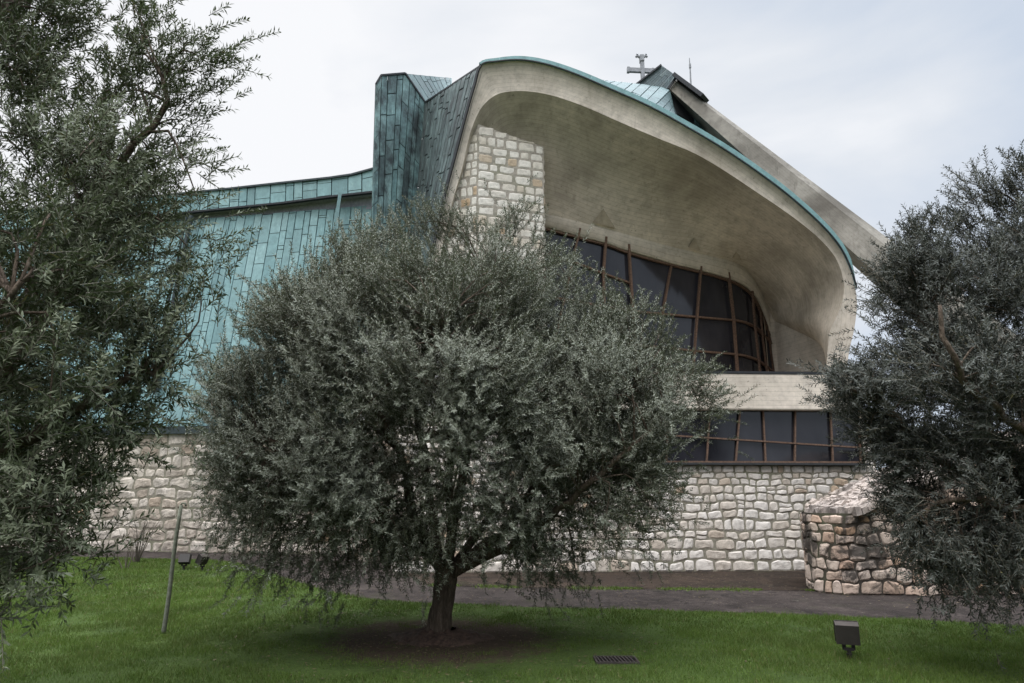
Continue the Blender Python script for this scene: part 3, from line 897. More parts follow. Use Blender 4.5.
# parapet
pt_r = P(374, 169.5, 19.35); pb_r = P(374, 191, 19.35)
ptop = [P(374, 169, 19.3), P(352, 175, 19.55), P(330, 178.2, 19.8), P(280, 183.5, 20.3), P(230, 189, 20.75), P(180, 194, 21.2)]
pbot = [P(374, 191, 19.3), P(352, 193.5, 19.55), P(330, 196, 19.8), P(280, 202.5, 20.3), P(230, 207.5, 20.75), P(180, 212.5, 21.2)]
for arr in (ptop, pbot):
    d = arr[-1] - arr[-2]; arr.append(arr[-1] + d*((-23.0 - arr[-1][0])/d[0]))
ptop.reverse(); pbot.reverse()
mb = MB()
cladding(mb, ruled(pbot, ptop), poly_len(ptop), 0.95, 0.42, 0.35, 1.1, (-0.18, -0.98, 0), 62, 0.035, 0.012, 1, 0.4)
for a, b in zip(ptop[:-1], ptop[1:]): mb.bar(a, b, 0.12, 0.06, 1)
mb.grid([ptop, [p + np.array([0.4, 3, 0.1]) for p in ptop]], 1)
mb.build('copper_parapet', [M_COPPER, M_SEAM], church)
mb = MB()
mb.grid([[p + np.array([0.02, 0.08, 0]) for p in pbot], [p + np.array([0.05, 0.35, -0.02]) for p in pbot], [p + np.array([0.05, 0.32, -0.42]) for p in pbot]], 0)
mb.build('recessed_strip', M_SOFFIT_STRIP, church)
mb = MB()
for a, b in zip(pbot[:-1], pbot[1:]): mb.bar(a + np.array([0, .02, -.03]), b + np.array([0, .02, -.03]), 0.12, 0.06)  # near-black bar paints in the shaded gap under the parapet
mb.build('dark_flashing_and_gaps', M_DARKMETAL, church)
# dark plinth ledge under the copper
mb = MB()
mb.bar(c_bl + np.array([0, -.12, -.02]), c_br + np.array([0, -.12, -.02]), 0.3, 0.22)
mb.build('ledge', M_SEAM, church)
# downpipes
mb = MB(); mb.tube([P(191.5, 216, 20.9), P(174, 300, 20.8), P(156, 392, 20.7)], 0.075, 8)
mb.tube([P(186.5, 217, 20.95), P(169, 300, 20.85), P(151, 392, 20.75)], 0.035, 8)
mb.build('downpipe', M_SEAM, church)
mb = MB(); mb.bar(P(340, 194, 19.5), P(330, 262, 19.45), 0.14, 0.1); mb.bar(P(330, 262, 19.45), P(310, 395, 19.3), 0.14, 0.1)
mb.build('downpipe', M_COPPER, church)

# ---- belfry block, cross, rod
A = [(634, 86), (661, 65), (676.5, 76), (668.5, 89)]
f0 = [P(x, y, 20.2) for x, y in A]
mb = MB()
mb.add(f0, [(0, 3, 2, 1)], 1)
Ff = lambda u, v: (f0[0]*(1-u) + f0[3]*u)*(1-v) + (f0[1]*(1-u) + f0[2]*u)*v
cladding(mb, Ff, 1.2, 0.85, 0.11, 1.0, 1.1, (0, -1, 0.2), 71, 0.012, 0.01, 1, 0.2)
bk = [p + np.array([0.1, 2.4, 0.05]) for p in f0]
for i in (0, 1): mb.quad(f0[i], f0[i+1], bk[i+1], bk[i], 0, (.4, .3, 0))
mb.quad(f0[3], f0[0], bk[0], bk[3], 1)
mb.build('belfry', [M_COPPER_GREY, M_SEAM], church)
mb = MB()
mb.bar(P(676.3, 77.0, 20.15), P(705, 98.4, 19.6), 0.5, 0.12)
mb.bar(P(668, 89, 20.1), P(677, 76.3, 20.1), 0.08, 0.07)
mb.bar(P(634, 86, 20.15), P(661, 65, 20.15), 0.07, 0.05)
mb.build('belfry_edge', M_DARKMETAL, church)
# near-black block paints the opening's shade under the belfry; copper jamb beside it
mb = MB()
op = [P(669, 91, 20.35), P(676, 113, 20.35), P(695, 124, 20.35), P(694.5, 111, 20.35)]
mb.add(op + [p + np.array([0, 1.8, 0]) for p in op], [(0, 1, 2, 3), (7, 6, 5, 4), (0, 4, 5, 1), (1, 5, 6, 2), (2, 6, 7, 3), (3, 7, 4, 0)], 0)
mb.build('belfry_opening_shade', M_DARKMETAL, church)
mb = MB()
jb = [P(694, 111, 20.2), P(694.5, 126, 20.2), P(706, 132, 20.2), P(705.5, 119, 20.2)]
cladding(mb, lambda u, v: (jb[1]*(1-u)+jb[2]*u)*(1-v) + (jb[0]*(1-u)+jb[3]*u)*v, 0.36, 0.45, 0.09, .6, .7, (0, -1, 0), 72, 0.02, 0.01, 1)
mb.build('belfry_jamb', [M_COPPER_LIGHT, M_SEAM], church)
# cross
mb = MB(); YC = 21.0
mb.bar(P(643.5, 92, YC), P(642, 60, YC), 0.15, 0.12)
mb.bar(P(641.9, 62, YC), P(641.4, 56, YC), 0.20, 0.14)
mb.bar(P(627.5, 70, YC), P(653.5, 71.2, YC), 0.11, 0.15)
mb.bar(P(627.0, 70, YC), P(629.5, 70.1, YC), 0.13, 0.19)
mb.bar(P(651.5, 71, YC), P(654, 71.3, YC), 0.13, 0.18)
for sx in (-1, 1):
    mb.tube([P(641.5+sx*0.5, 57.5, YC), P(641.5+sx*3.2, 57.2, YC), P(641.5+sx*4.3, 54.6, YC)], [0.04, 0.035, 0.03], 6)
    for q in ((4.3, 54.6), (5.2, 56.6), (3.2, 56.2)):
        c = P(641.5+sx*q[0], q[1], YC); mb.tube([c - np.array([0, 0, .05]), c, c + np.array([0, 0, .05])], [0.015, 0.045, 0.012], 6)
mb.build('cross', M_CROSS, church)
mb = MB(); mb.tube([P(691, 88, 20.6), P(690, 66, 20.6), P(689.3, 58, 20.6)], [0.03, 0.022, 0.012], 6); mb.tube([P(690.1, 68, 20.6), P(689.9, 64, 20.6)], [0.04, 0.035], 6)
mb.build('lightning_rod', M_CROSS, church)

# ---- inclined concrete strut behind the canopy
t0, t1 = P(677, 77.5, 20.2), P(886, 233, 16.6)
b0, b1 = P(669, 88.5, 20.2), P(872, 269, 16.6)
def ext(p, q, z): return p + (q-p)*((z-p[2])/(q[2]-p[2]))
t2 = ext(t0, t1, -0.05); b2 = ext(b0, b1, -0.05)
m0 = t0*0.72 + b0*0.28; m2 = t2*0.72 + b2*0.28
NB = 24; wd = np.array([0.25, 0.9, 0.15]); ch = np.array([0.02, 0.12, 0.02])
rows = [[], [], [], [], []]; uvs = [[], [], [], [], []]
for k in range(NB+1):
    f = k/NB
    T_ = t0*(1-f) + t2*f; B_ = b0*(1-f) + b2*f; Mm = T_*0.72 + B_*0.28
    for r, p, v in zip(rows, (T_ + wd, T_ + ch*1.6, Mm, B_, B_ + wd), (0, .4, .7, 1.5, 2.2)): r.append(p)
    for r, v in zip(uvs, (0, .4, .7, 1.5, 2.2)): r.append((f*20, v))
mb = MB(); mb.grid(rows, 0, None, uvs)
mb.add([r[0] for r in rows], [(0, 1, 2, 3, 4)], 0); mb.add([r[-1] for r in rows], [(4, 3, 2, 1, 0)], 0)
mb.build('concrete_strut', M_BEAM, church)

# ------------------------------------------------------------------ stone ramp wall at the right
buttress = empty('stone_ramp_wall', (7.2, 12.6, 0), 'low grimy stone wall with sloping stone coping in front of the church', 'stone wall')
def ztopX(X): return float(min(max(1.30 + 0.45*(X - 5.75), 1.30), 2.6))
pl = [G(804.5, 577), G(808, 588), G(822, 593.5), G(845, 595.5)]
path2 = [(p[0], p[1]) for p in pl]
path2[0] = (path2[0][0]-0.02, 14.0)
path2.append((10.5, path2[-1][1] - 0.12))
path2 = [tuple(p[:2]) for p in catmull([(x, y, 0) for x, y in path2[:4]], 6)] + [path2[-1]]
mb = MB()
cum = [0.0]
for p_, q_ in zip(path2[:-1], path2[1:]): cum.append(cum[-1] + math.hypot(q_[0]-p_[0], q_[1]-p_[1]))
def bx_at(sv):
    return float(np.interp(sv, cum, [p_[0] for p_ in path2]))
masonry(mb, path2, None, 0.0, lambda sv: ztopX(bx_at(sv)), 0.13, 0.23, 0.14, 0.36, 0.030, 83, 0.070, 0.006, grow=0.1, rnd=0.8)
mb.build('wall_body', [M_STONE_DIRTY, M_MORTAR_DARK], buttress)
# rough coping stones laid on the slope
mb = MB(); rr = random.Random(5)
x = 5.68
while x < 10.4:
    w = rr.uniform(0.075, 0.14); y = path2[-1][1] - 0.04
    ylim = 14.0
    while y < ylim:
        l = rr.uniform(0.12, 0.32); y1 = min(y + l, ylim)
        xc = x + w/2; inside = True
        # skip stones left of the rounded nose
        nose = min(path2[:-1], key=lambda p: abs(p[1]-(y+y1)/2))
        if xc > nose[0] - 0.06:
            zc0 = ztopX(x) + 0.02; zc1 = ztopX(x+w) + 0.02
            j = lambda: rr.uniform(-0.022, 0.022)
            t = (0.3 + 0.6*rr.random(), rr.random(), rr.random()); hgt = 0.045*rr.uniform(.1, 1.9)
            v = [(x+.008, y+.008, zc0-.06), (x+w-.008, y+.008, zc1-.06), (x+w-.008, y1-.008, zc1-.06), (x+.008, y1-.008, zc0-.06)]
            v += [(x+.02+j(), y+.02+j(), zc0+hgt+j()*.6), (x+w-.02+j(), y+.02+j(), zc1+hgt+j()*.6), (x+w-.02+j(), y1-.02+j(), zc1+hgt+j()*.6), (x+.02+j(), y1-.02+j(), zc0+hgt+j()*.6)]
            mb.add(v, [(4,5,6,7),(0,1,5,4),(1,2,6,5),(2,3,7,6),(3,0,4,7)], 0, t)
        y = y1
    x += w
ux = np.linspace(5.72, 10.4, 12)
mb.grid([[(x, path2[-1][1], ztopX(x)-0.01) for x in ux], [(x, 14.0, ztopX(x)-0.01) for x in ux]], 1)
mb.build('coping', [mat_stone('coping_stone', (0.43, 0.36, 0.315), (0.35, 0.28, 0.235), (0.30, 0.21, 0.155), 0.55), M_MORTAR_DARK], buttress)

# ------------------------------------------------------------------ ground
mb = MB()
S = 700
n = 28
mb.quad((-S, -S, -0.012), (S, -S, -0.012), (S, S, -0.012), (-S, S, -0.012))
tag(mb.build('ground', mat_plain('earth', (0.045, 0.058, 0.025), 0.95, 0.3, 0.5)), kind='structure')

edge_px = [(1120, 632), (1024, 627), (940, 622), (840, 617.5), (740, 614), (640, 611), (540, 608.5), (460, 605), (400, 602.5), (345, 596), (295, 582), (262, 571), (228, 562.5), (160, 559.5), (90, 558), (40, 557)]
edge = [G(x, y) for x, y in edge_px]
edge = [np.array([14.0, edge[0][1] - 0.6, 0])] + edge + [np.array([-24.0, 20.6, 0])]
edge = catmull(edge, 90)
def sheet(name, poly, z, mat):
    me = bpy.data.meshes.new(name)
    me.from_pydata([(p[0], p[1], z) for p in poly], [], [list(range(len(poly)))])
    me.materials.append(mat)
    return tag(link(name, me), kind='structure')
far = [np.array([-24, 23.4, 0]), np.array([-4.4, 19.8, 0]), np.array([-2.4, 18.6, 0]), np.array([-2.4, 15.5, 0]), np.array([14, 15.9, 0])]
sheet('path', edge + far, 0.006, M_PATH)
lawn_poly = edge + [np.array([-26, 3, 0]), np.array([-26, -12, 0]), np.array([18, -12, 0]), np.array([18, 8.5, 0])]
sheet('lawn', lawn_poly, 0.014, M_LAWN)
# damp apron against the wall
ap = [G(1010, 592), G(940, 592), G(860, 591.5), G(740, 590.5), G(640, 589.5), G(540, 588.5), G(430, 586)]
ap = catmull(ap, 30)
sheet('apron', [np.array([11, ap[0][1], 0])] + ap + [np.array([-2.4, 15.25, 0]), np.array([11, 15.6, 0])], 0.012, M_APRON)

# grass
def inside(poly, X, Y):
    res = np.zeros(len(X), bool); n = len(poly)
    for i in range(n):
        x0, y0 = poly[i][:2]; x1, y1 = poly[(i+1) % n][:2]
        c = ((y0 > Y) != (y1 > Y)) & (X < (x1-x0)*(Y-y0)/(y1-y0+1e-12) + x0)
        res ^= c
    return res
def vnoise(X, Y, s, seed=0):
    """smooth value noise"""
    g = np.random.default_rng(seed).random((128, 128))
    x = X/s; y = Y/s; xi = np.floor(x).astype(int); yi = np.floor(y).astype(int)
    fx = x-xi; fy = y-yi; fx = fx*fx*(3-2*fx); fy = fy*fy*(3-2*fy)
    a = g[xi % 128, yi % 128]; b = g[(xi+1) % 128, yi % 128]; c = g[xi % 128, (yi+1) % 128]; d = g[(xi+1) % 128, (yi+1) % 128]
    return (a*(1-fx)+b*fx)*(1-fy) + (c*(1-fx)+d*fx)*fy
GRATE = G(616, 662.5)
LAMP1 = G(850, 660)
def grass_patch(x0, x1, y0, y1, dens, h0, h1, w, seed, spill=0.0):
    r = np.random.default_rng(seed)
    N = int((x1-x0)*(y1-y0)*dens)
    X = r.uniform(x0, x1, N); Y = r.uniform(y0, y1, N)
    ok = inside(lawn_poly, X + r.normal(0, .03, N), Y + r.normal(0, .05, N))
    half = (Y*0.82 + 0.8)
    ok &= np.abs(X) < half
    dt = np.hypot((X-TRUNK[0])/1.25, Y-TRUNK[1]) + (vnoise(X, Y, .4, 1)-.5)*1.3 + (vnoise(X, Y, .13, 2)-.5)*.6
    p = np.clip((dt - 0.75)/1.9 + 0.9*np.clip(vnoise(X, Y, .22, 41)*.6 + vnoise(X, Y, .6, 42)*.5 - .56, 0, 1)*2.2, 0.05, 1)
    ok &= r.random(N) < p
    ok &= ~((np.abs(X-GRATE[0]) < 0.2) & (np.abs(Y-GRATE[1]) < 0.14))
    bare = vnoise(X, Y, .8, 5)*.6 + vnoise(X, Y, .25, 6)*.4
    ok &= r.random(N) < np.clip((0.86-bare)*3.2, 0.15, 1)
    X, Y = X[ok], Y[ok]; N = len(X); dt = dt[ok]
    h = r.uniform(h0, h1, N)*(0.6 + 0.7*vnoise(X, Y, .35, 7) + 1.0*np.clip(vnoise(X, Y, .16, 77)-.72, 0, 1)*3)*np.clip(dt/2.2, .45, 1)
    a = r.uniform(0, 2*np.pi, N); lean = r.uniform(0.1, 0.9, N); b = r.uniform(0, 2*np.pi, N)
    ww = w*r.uniform(.7, 1.3, N)
    base = np.stack([X, Y, np.full(N, 0.008)], 1)
    sd = np.stack([np.cos(a)*ww/2, np.sin(a)*ww/2, np.zeros(N)], 1)
    tip = base + np.stack([np.cos(b)*h*lean, np.sin(b)*h*lean, h], 1)
    V = np.stack([base-sd, base+sd, tip], 1).reshape(-1, 3)
    t = np.stack([np.clip(r.random(N)*.55 + .75*(vnoise(X, Y, .45, 8)*.6+vnoise(X, Y, .12, 18)*.4) - .12, 0, 1), np.clip(r.random(N) + .06*(vnoise(X, Y, .3, 28) > .7), 0, 1), r.random(N)], 1)
    return V, t
parts = [grass_patch(-8, 8.5, 5.6, 8.6, 5200, 0.022, 0.055, 0.006, 1),
         grass_patch(-9, 9.5, 8.6, 11.5, 3600, 0.025, 0.055, 0.008, 2),
         grass_patch(-16, 1, 11.5, 21, 1500, 0.03, 0.06, 0.014, 3)]
V = np.concatenate([p[0] for p in parts]); T_ = np.concatenate([p[1] for p in parts])
F = np.arange(len(V)).reshape(-1, 3)
tag(fast_mesh('grass', V, F, M_GRASS, None, T_), 'short green lawn grass', 'grass', kind='stuff')

# moss along the joint of path and apron
r = np.random.default_rng(9)
q = np.array([[p[0], p[1]] for p in ap]); N = 7000
seg = r.integers(0, len(q)-1, N); f = r.random(N)[:, None]
pos = q[seg]*(1-f) + q[seg+1]*f
keep = vnoise(pos[:, 0], pos[:, 1], .4, 3) > 0.47
pos = pos[keep] + r.normal(0, 1, (keep.sum(), 2))*np.array([.06, .13])*(0.3 + vnoise(pos[keep][:, 0], pos[keep][:, 1], .3, 12))[:, None]; N = len(pos)
h = r.uniform(.01, .035, N); a = r.uniform(0, 6.28, N)
base = np.concatenate([pos, np.full((N, 1), .012)], 1); sd = np.stack([np.cos(a)*.007, np.sin(a)*.007, np.zeros(N)], 1)
tip = base + np.stack([r.normal(0, .012, N), r.normal(0, .012, N), h], 1)
V = np.stack([base-sd, base+sd, tip], 1).reshape(-1, 3)
tag(fast_mesh('moss', V, np.arange(len(V)).reshape(-1, 3), M_GRASS, None, np.stack([r.random(N)*.5+.5, r.random(N)*.9, r.random(N)], 1)), 'thin line of moss along the path joint', 'moss', kind='stuff')

# fallen leaves on path, soil and lawn
N = 11000
X = r.uniform(-7, 8, N); Y = r.uniform(6, 15, N)
near = np.hypot(X-TRUNK[0], Y-TRUNK[1])
k = r.random(N) < np.where(near < 2.4, 0.75, np.where(Y > 10.2, 0.30, 0.05)); k &= (np.abs(X) < Y*.8)
X, Y = X[k], Y[k]; N = len(X); a = r.uniform(0, 6.28, N); L = r.uniform(.025, .055, N)
ax = np.stack([np.cos(a), np.sin(a), r.normal(0, .15, N)], 1); sx = np.stack([-np.sin(a), np.cos(a), r.normal(0, .3, N)], 1)
c = np.stack([X, Y, 0.022 + r.random(N)*.012], 1)
V = np.stack([c-ax*L[:, None]/2, c-sx*.007, c+ax*L[:, None]/2, c+sx*.007], 1).reshape(-1, 3)
tag(fast_mesh('fallen_leaves', V, np.arange(len(V)).reshape(-1, 4), M_DEAD, None, np.stack([r.random(N), r.random(N)*.9, r.random(N)], 1)), 'scattered fallen olive leaves on soil and path', 'leaves', kind='stuff')

# ------------------------------------------------------------------ olive trees
def norm(v): return v/(np.linalg.norm(v, axis=-1, keepdims=True) + 1e-9)

def olive(name, label, base, trunk, limbs, blobs, n_clu, tw_per, leaf_len, leaf_w, spacing, mat, seed,
          tw_len=(0.18, 0.38), spread=0.17, mind=0.24, holes=(), extra=(), inner_p=0.22, droop_z=1.6, trunk_r=None, shell=0.62):
    r = np.random.default_rng(seed)
    root = empty(name, (base[0], base[1], 0), label, 'tree', 'olive trees on the lawn')
    # trunk
    t = MB()
    tpts = catmull(trunk, 18)
    rad = [trunk_r[0]*(1-i/17) + trunk_r[1]*i/17 + trunk_r[0]*0.75*math.exp(-i*0.75) for i in range(18)]
    t.tube(tpts, rad, 24, jit=0.12)
    t.build('trunk', M_BARK, root, True)
    fork = np.array(trunk[-1], float)
    limb_pts = []; limb_mb = []
    for li, L in enumerate(limbs):
        m = MB(); pts = catmull([fork - np.array([0, 0, .15])] + [np.array(p, float) for p in L[1]], 22)
        for i in range(1, 22): pts[i] = pts[i] + r.normal(0, 0.018, 3)
        rr_ = [L[0]*(1-i/21)**0.8 + 0.014 for i in range(22)]
        m.tube(pts, rr_, 9, jit=0.06)
        limb_mb.append(m); limb_pts.append((pts, rr_))
    # cluster centres
    cl = []; tries = 0
    vol = np.array([b[3]*b[4]*b[5] for b in blobs])**0.8; pv = vol/vol.sum()
    while len(cl) < n_clu and tries < 60000:
        tries += 1
        b = blobs[r.choice(len(blobs), p=pv)]
        d = r.normal(0, 1, 3); d /= np.linalg.norm(d); rad_ = r.random()**(1/3)
        p = np.array(b[:3]) + d*rad_*np.array(b[3:6])
        if p[2] < 0.35: continue
        f = min(np.linalg.norm((p-np.array(q[:3]))/np.array(q[3:6])) for q in blobs)
        if f < shell and r.random() > inner_p: continue
        if any(np.linalg.norm((p-np.array(h[:3]))/np.array(h[3:6])) < 1 for h in holes) and r.random() < 0.5: continue
        if cl and np.min(np.linalg.norm(np.array(cl)-p, axis=1)) < mind: continue
        cl.append(p)
    cl = [np.array(c) for c in cl] + [np.array(e) for e in extra]
    axis = np.array([base[0], base[1]])
    ctr = np.average(np.array([b[:3] for b in blobs]), axis=0, weights=vol)
    allb = []; alld = []; allL = []; alldroop = []
    for ci, c in enumerate(cl):
        best = None
        for li, (pts, rr_) in enumerate(limb_pts):
            for i in range(5, 22):
                dd = np.linalg.norm(pts[i]-c) + 0.25*max(0, pts[i][2]-c[2]) + (0.2 if i < 9 else 0) + r.random()*0.35
                if best is None or dd < best[0]: best = (dd, li, i)
        _, li, i = best
        s = limb_pts[li][0][i]; tng = norm(limb_pts[li][0][min(i+1, 21)] - limb_pts[li][0][i-1])
        dist = np.linalg.norm(c-s)
        mid = (s+c)/2 + tng*0.22*dist + np.array([0, 0, 0.12*dist if c[2] > s[2]-.3 else 0.28*dist]) + r.normal(0, .05, 3)
        bp_ = catmull([s, mid, c], 7)
        r0 = min(limb_pts[li][1][i]*0.6, 0.006 + 0.008*dist)
        limb_mb[li].tube(bp_, [r0*(1-k/6)+0.0025 for k in range(7)], 5, caps=False)
        out = c - ctr; out = out/(np.linalg.norm(out)+.2)
        bd = norm(c - mid)
        n = int(tw_per*r.uniform(.7, 1.3)*(0.75 if ci >= n_clu else 1))
        low = np.clip((droop_z - c[2])/1.2, 0, 1)
        # twig bases along the outer half of the branch and round its end
        fb = r.uniform(0.2, 1.0, n)[:, None]
        bpos = (mid*(1-fb)+c*fb) + r.normal(0, spread, (n, 3))*(0.35 + 0.65*fb)
        dr = norm(out*0.55 + bd*(0.55-0.25*low) + np.array([0, 0, 0.85*(1-low) - 0.08*low]) + r.normal(0, .38, (n, 3)))
        ln = r.uniform(tw_len[0], tw_len[1], n)*(1-0.35*low)
        allb.append(bpos); alld.append(dr); allL.append(ln); alldroop.append(np.full(n, 0.10 + 0.05*low))
    B = np.concatenate(allb); D = np.concatenate(alld); Ln = np.concatenate(allL); Dp = np.concatenate(alldroop)
    NT_ = len(B)
    def tw_pt(idx, t):
        p = B[idx] + D[idx]*(Ln[idx]*t)[:, None]
        p[:, 2] -= Dp[idx]*Ln[idx]*t*t*0.8
        return p
    # twigs: three-sided tapering tubes with two bends
    ids = np.arange(NT_); Vt = []; 
    s1 = norm(np.cross(D, np.array([0.3, 0.2, 0.9]))); s2 = np.cross(D, s1)
    for t_, rd in ((0, .0032), (.5, .0024), (1, .0012)):
        p = tw_pt(ids, np.full(NT_, t_))
        for k in range(3):
            an = 2*np.pi*k/3
            Vt.append(p + (s1*math.cos(an)+s2*math.sin(an))*rd)
    Vt = np.stack(Vt, 1).reshape(-1, 3)
    fo = []
    for s_ in (0, 3):
        for k in range(3): fo.append([s_+k, s_+(k+1) % 3, s_+3+(k+1) % 3, s_+3+k])
    Ft = (np.array(fo)[None] + (ids*9)[:, None, None]).reshape(-1, 4)
    fast_mesh('twigs', Vt, Ft, M_TWIG, root)
    # leaves
    per = np.maximum(4, (Ln/spacing*2).astype(int))
    idx = np.repeat(ids, per); M = len(idx)
    first = np.repeat(np.cumsum(per)-per, per); num = np.arange(M)-first
    t_ = np.clip((num//2 + 1)/(per[idx]/2) + r.normal(0, .02, M), 0.06, 1.03)
    p0 = tw_pt(idx, t_)
    tdir = norm(D[idx] + np.stack([np.zeros(M), np.zeros(M), -Dp[idx]*1.2*t_], 1))
    sidev = norm(np.cross(tdir, norm(r.normal(0, 1, (NT_, 3)))[idx] + r.normal(0, .25, (M, 3))))
    sidev *= np.where(num % 2 == 0, 1, -1)[:, None]
    alt = (num//2) % 2 == 1
    sidev = np.where(alt[:, None], np.cross(tdir, sidev), sidev)
    fwd = r.uniform(.35, 1.1, M)[:, None]
    ax_ = norm(tdir*fwd + sidev*0.75 + r.normal(0, .12, (M, 3)))
    nr = norm(tdir + r.normal(0, .45, (M, 3)) + np.array([0, 0, .35]))
    wv = norm(np.cross(ax_, nr))
    Lf = leaf_len*r.uniform(.65, 1.2, M)*np.clip(1.15-0.35*t_, .6, 1.1); Wf = leaf_w*r.uniform(.75, 1.2, M)
    nn = np.cross(wv, ax_)
    tipv = p0 + ax_*Lf[:, None] - nn*(Lf*0.12)[:, None]
    midv = p0 + ax_*(Lf*0.48)[:, None]
    Vl = np.stack([p0, midv - wv*(Wf/2)[:, None], tipv, midv + wv*(Wf/2)[:, None]], 1).reshape(-1, 3)
    Fl = np.arange(M*4).reshape(-1, 4)
    tint = np.stack([r.random(M), r.random(M), r.random(M)], 1)
    fast_mesh('crown', Vl, Fl, mat, root, tint)
    for m in limb_mb: m.build('limb', M_BARK, root, True)
    print(name, len(cl), NT_, M)
    return root

# middle tree
bx, by = TRUNK[0], TRUNK[1]
c0 = lambda px, py, dy=0.0: P(px, py, by+dy)
trunk = [(bx-0.02, by, -0.05), (bx, by, 0.25), (bx+0.04, by, 0.6), (bx+0.06, by+0.02, 0.86)]
limbs = [
    (0.060, [c0(418, 525), c0(400, 455, -.2), c0(360, 390, -.4), c0(310, 330, -.6)]),
    (0.055, [c0(458, 500), c0(470, 430, .2), c0(480, 350, .3), c0(500, 270, .2)]),
    (0.062, [c0(500, 535, -.1), c0(545, 470, -.2), c0(595, 420, -.3), c0(635, 385, -.3)]),
    (0.05, [c0(432, 510, .3), c0(420, 430, .8), c0(400, 350, 1.2), c0(390, 290, 1.2)]),
    (0.045, [c0(485, 525, .4), c0(540, 450, 1.0), c0(575, 390, 1.5), c0(585, 360, 1.6)]),
    (0.045, [c0(405, 535, -.2), c0(350, 490, -.5), c0(290, 450, -.6), c0(240, 430, -.5)]),
    (0.045, [c0(450, 510, -.5), c0(450, 440, -1.0), c0(450, 370, -1.4), c0(440, 320, -1.5)]),
    (0.045, [c0(520, 540, -.5), c0(580, 490, -.9), c0(630, 450, -1.0), c0(665, 420, -.9)]),
    (0.04, [c0(420, 535, .5), c0(360, 500, 1.2), c0(310, 470, 1.6), c0(270, 440, 1.6)]),
]
def blob(px, py, dy, rx, ry, rz):
    p = P(px, py, by+dy); return (*p, rx, ry, rz)
blobs = [
    blob(440, 420, 0.0, 2.25, 2.0, 1.75),
    blob(440, 440, -0.7, 1.7, 1.1, 1.2),
    blob(375, 350, 0.0, 1.25, 1.5, 1.15),
    blob(475, 322, 0.1, 0.95, 1.3, 0.85),
    blob(400, 305, 0.2, 0.95, 1.0, 0.75),
    blob(550, 390, 0.0, 1.0, 1.4, 0.95),
    blob(297, 440, 0.0, 1.0, 1.4, 1.25),
    blob(282, 490, 0.0, 0.72, 1.1, 1.05),
    blob(595, 430, 0.0, 0.95, 1.3, 1.0),
    blob(575, 500, -0.2, 0.95, 1.2, 0.95),
    blob(330, 520, -0.2, 1.0, 1.2, 0.80),
    blob(318, 345, 0.1, 0.70, 0.8, 0.55),
    blob(572, 365, 0.1, 0.70, 0.8, 0.65),
    blob(440, 520, -0.5, 0.9, 0.6, 0.55),
    blob(450, 390, -1.0, 1.1, 0.9, 0.9),
    blob(632, 405, 0.1, 0.60, 0.7, 0.60),
    blob(358, 300, 0.1, 0.65, 0.8, 0.5),
]
holes = [(bx+0.02, by-0.5, 0.4, 0.5, 2.2, 0.60)]*3 + [(bx+0.25, by-0.9, 1.35, 0.85, 1.5, 0.50)]
extra = [c0(708, 400), c0(706, 430), c0(711, 413, -.1), c0(520, 222), c0(505, 236), c0(548, 272), c0(575, 288), c0(602, 303), c0(630, 320), c0(655, 338), c0(585, 305, .5), c0(560, 290, -.5), c0(615, 325, -.4), c0(460, 240), c0(440, 236, .3), c0(350, 262), c0(375, 248), c0(415, 224), c0(395, 236), c0(660, 350), c0(690, 395, .1), c0(425, 230), c0(238, 455), c0(650, 545), c0(540, 585), c0(330, 585), c0(250, 560)]
olive('olive_tree', 'round silvery olive tree on a bare soil ring in the middle of the lawn', (bx, by), trunk, limbs, blobs, 480, 52,
      0.047, 0.0098, 0.0148, M_LEAF, 101, tw_len=(0.16, 0.36), spread=0.20, mind=0.175, holes=holes, extra=extra, trunk_r=(0.135, 0.110), droop_z=1.7, inner_p=0.32)

# left tree, close to the camera
lx, ly = -4.1, 4.3
trunk = [(lx, ly, -0.05), (lx+.03, ly, .5), (lx+.05, ly+.02, 1.1)]
q = lambda px, py, Y: P(px, py, Y)
limbs = [
    (0.055, [(lx+.4, ly, 1.7), q(60, 300, 4.2), q(100, 190, 4.3), q(150, 125, 4.3), q(170, 80, 4.3)]),
    (0.07, [(lx+.1, ly-.2, 2.0), q(-60, 200, 4.2), q(-40, 80, 4.1), q(10, 0, 4.1)]),
    (0.045, [(lx+.5, ly-.1, 1.5), q(60, 420, 4.0), q(120, 380, 4.1), q(160, 370, 4.2)]),
    (0.05, [(lx+.3, ly+.5, 1.7), q(20, 300, 5.0), q(80, 230, 5.3), q(120, 180, 5.4)]),
    (0.018, [(lx+.3, ly-.6, 1.6), q(-50, 400, 3.4), q(-20, 330, 3.3), q(20, 280, 3.3)]),
    (0.07, [(lx-.7, ly, 1.9), (lx-1.3, ly, 2.8), (lx-1.6, ly+.2, 3.8)]),
    (0.07, [(lx+.4, ly-.2, 1.3), q(20, 500, 3.9), q(60, 520, 3.9), q(70, 540, 3.9)]),
]
def qb(px, py, Y, rx, ry, rz): return (*P(px, py, Y), rx, ry, rz)
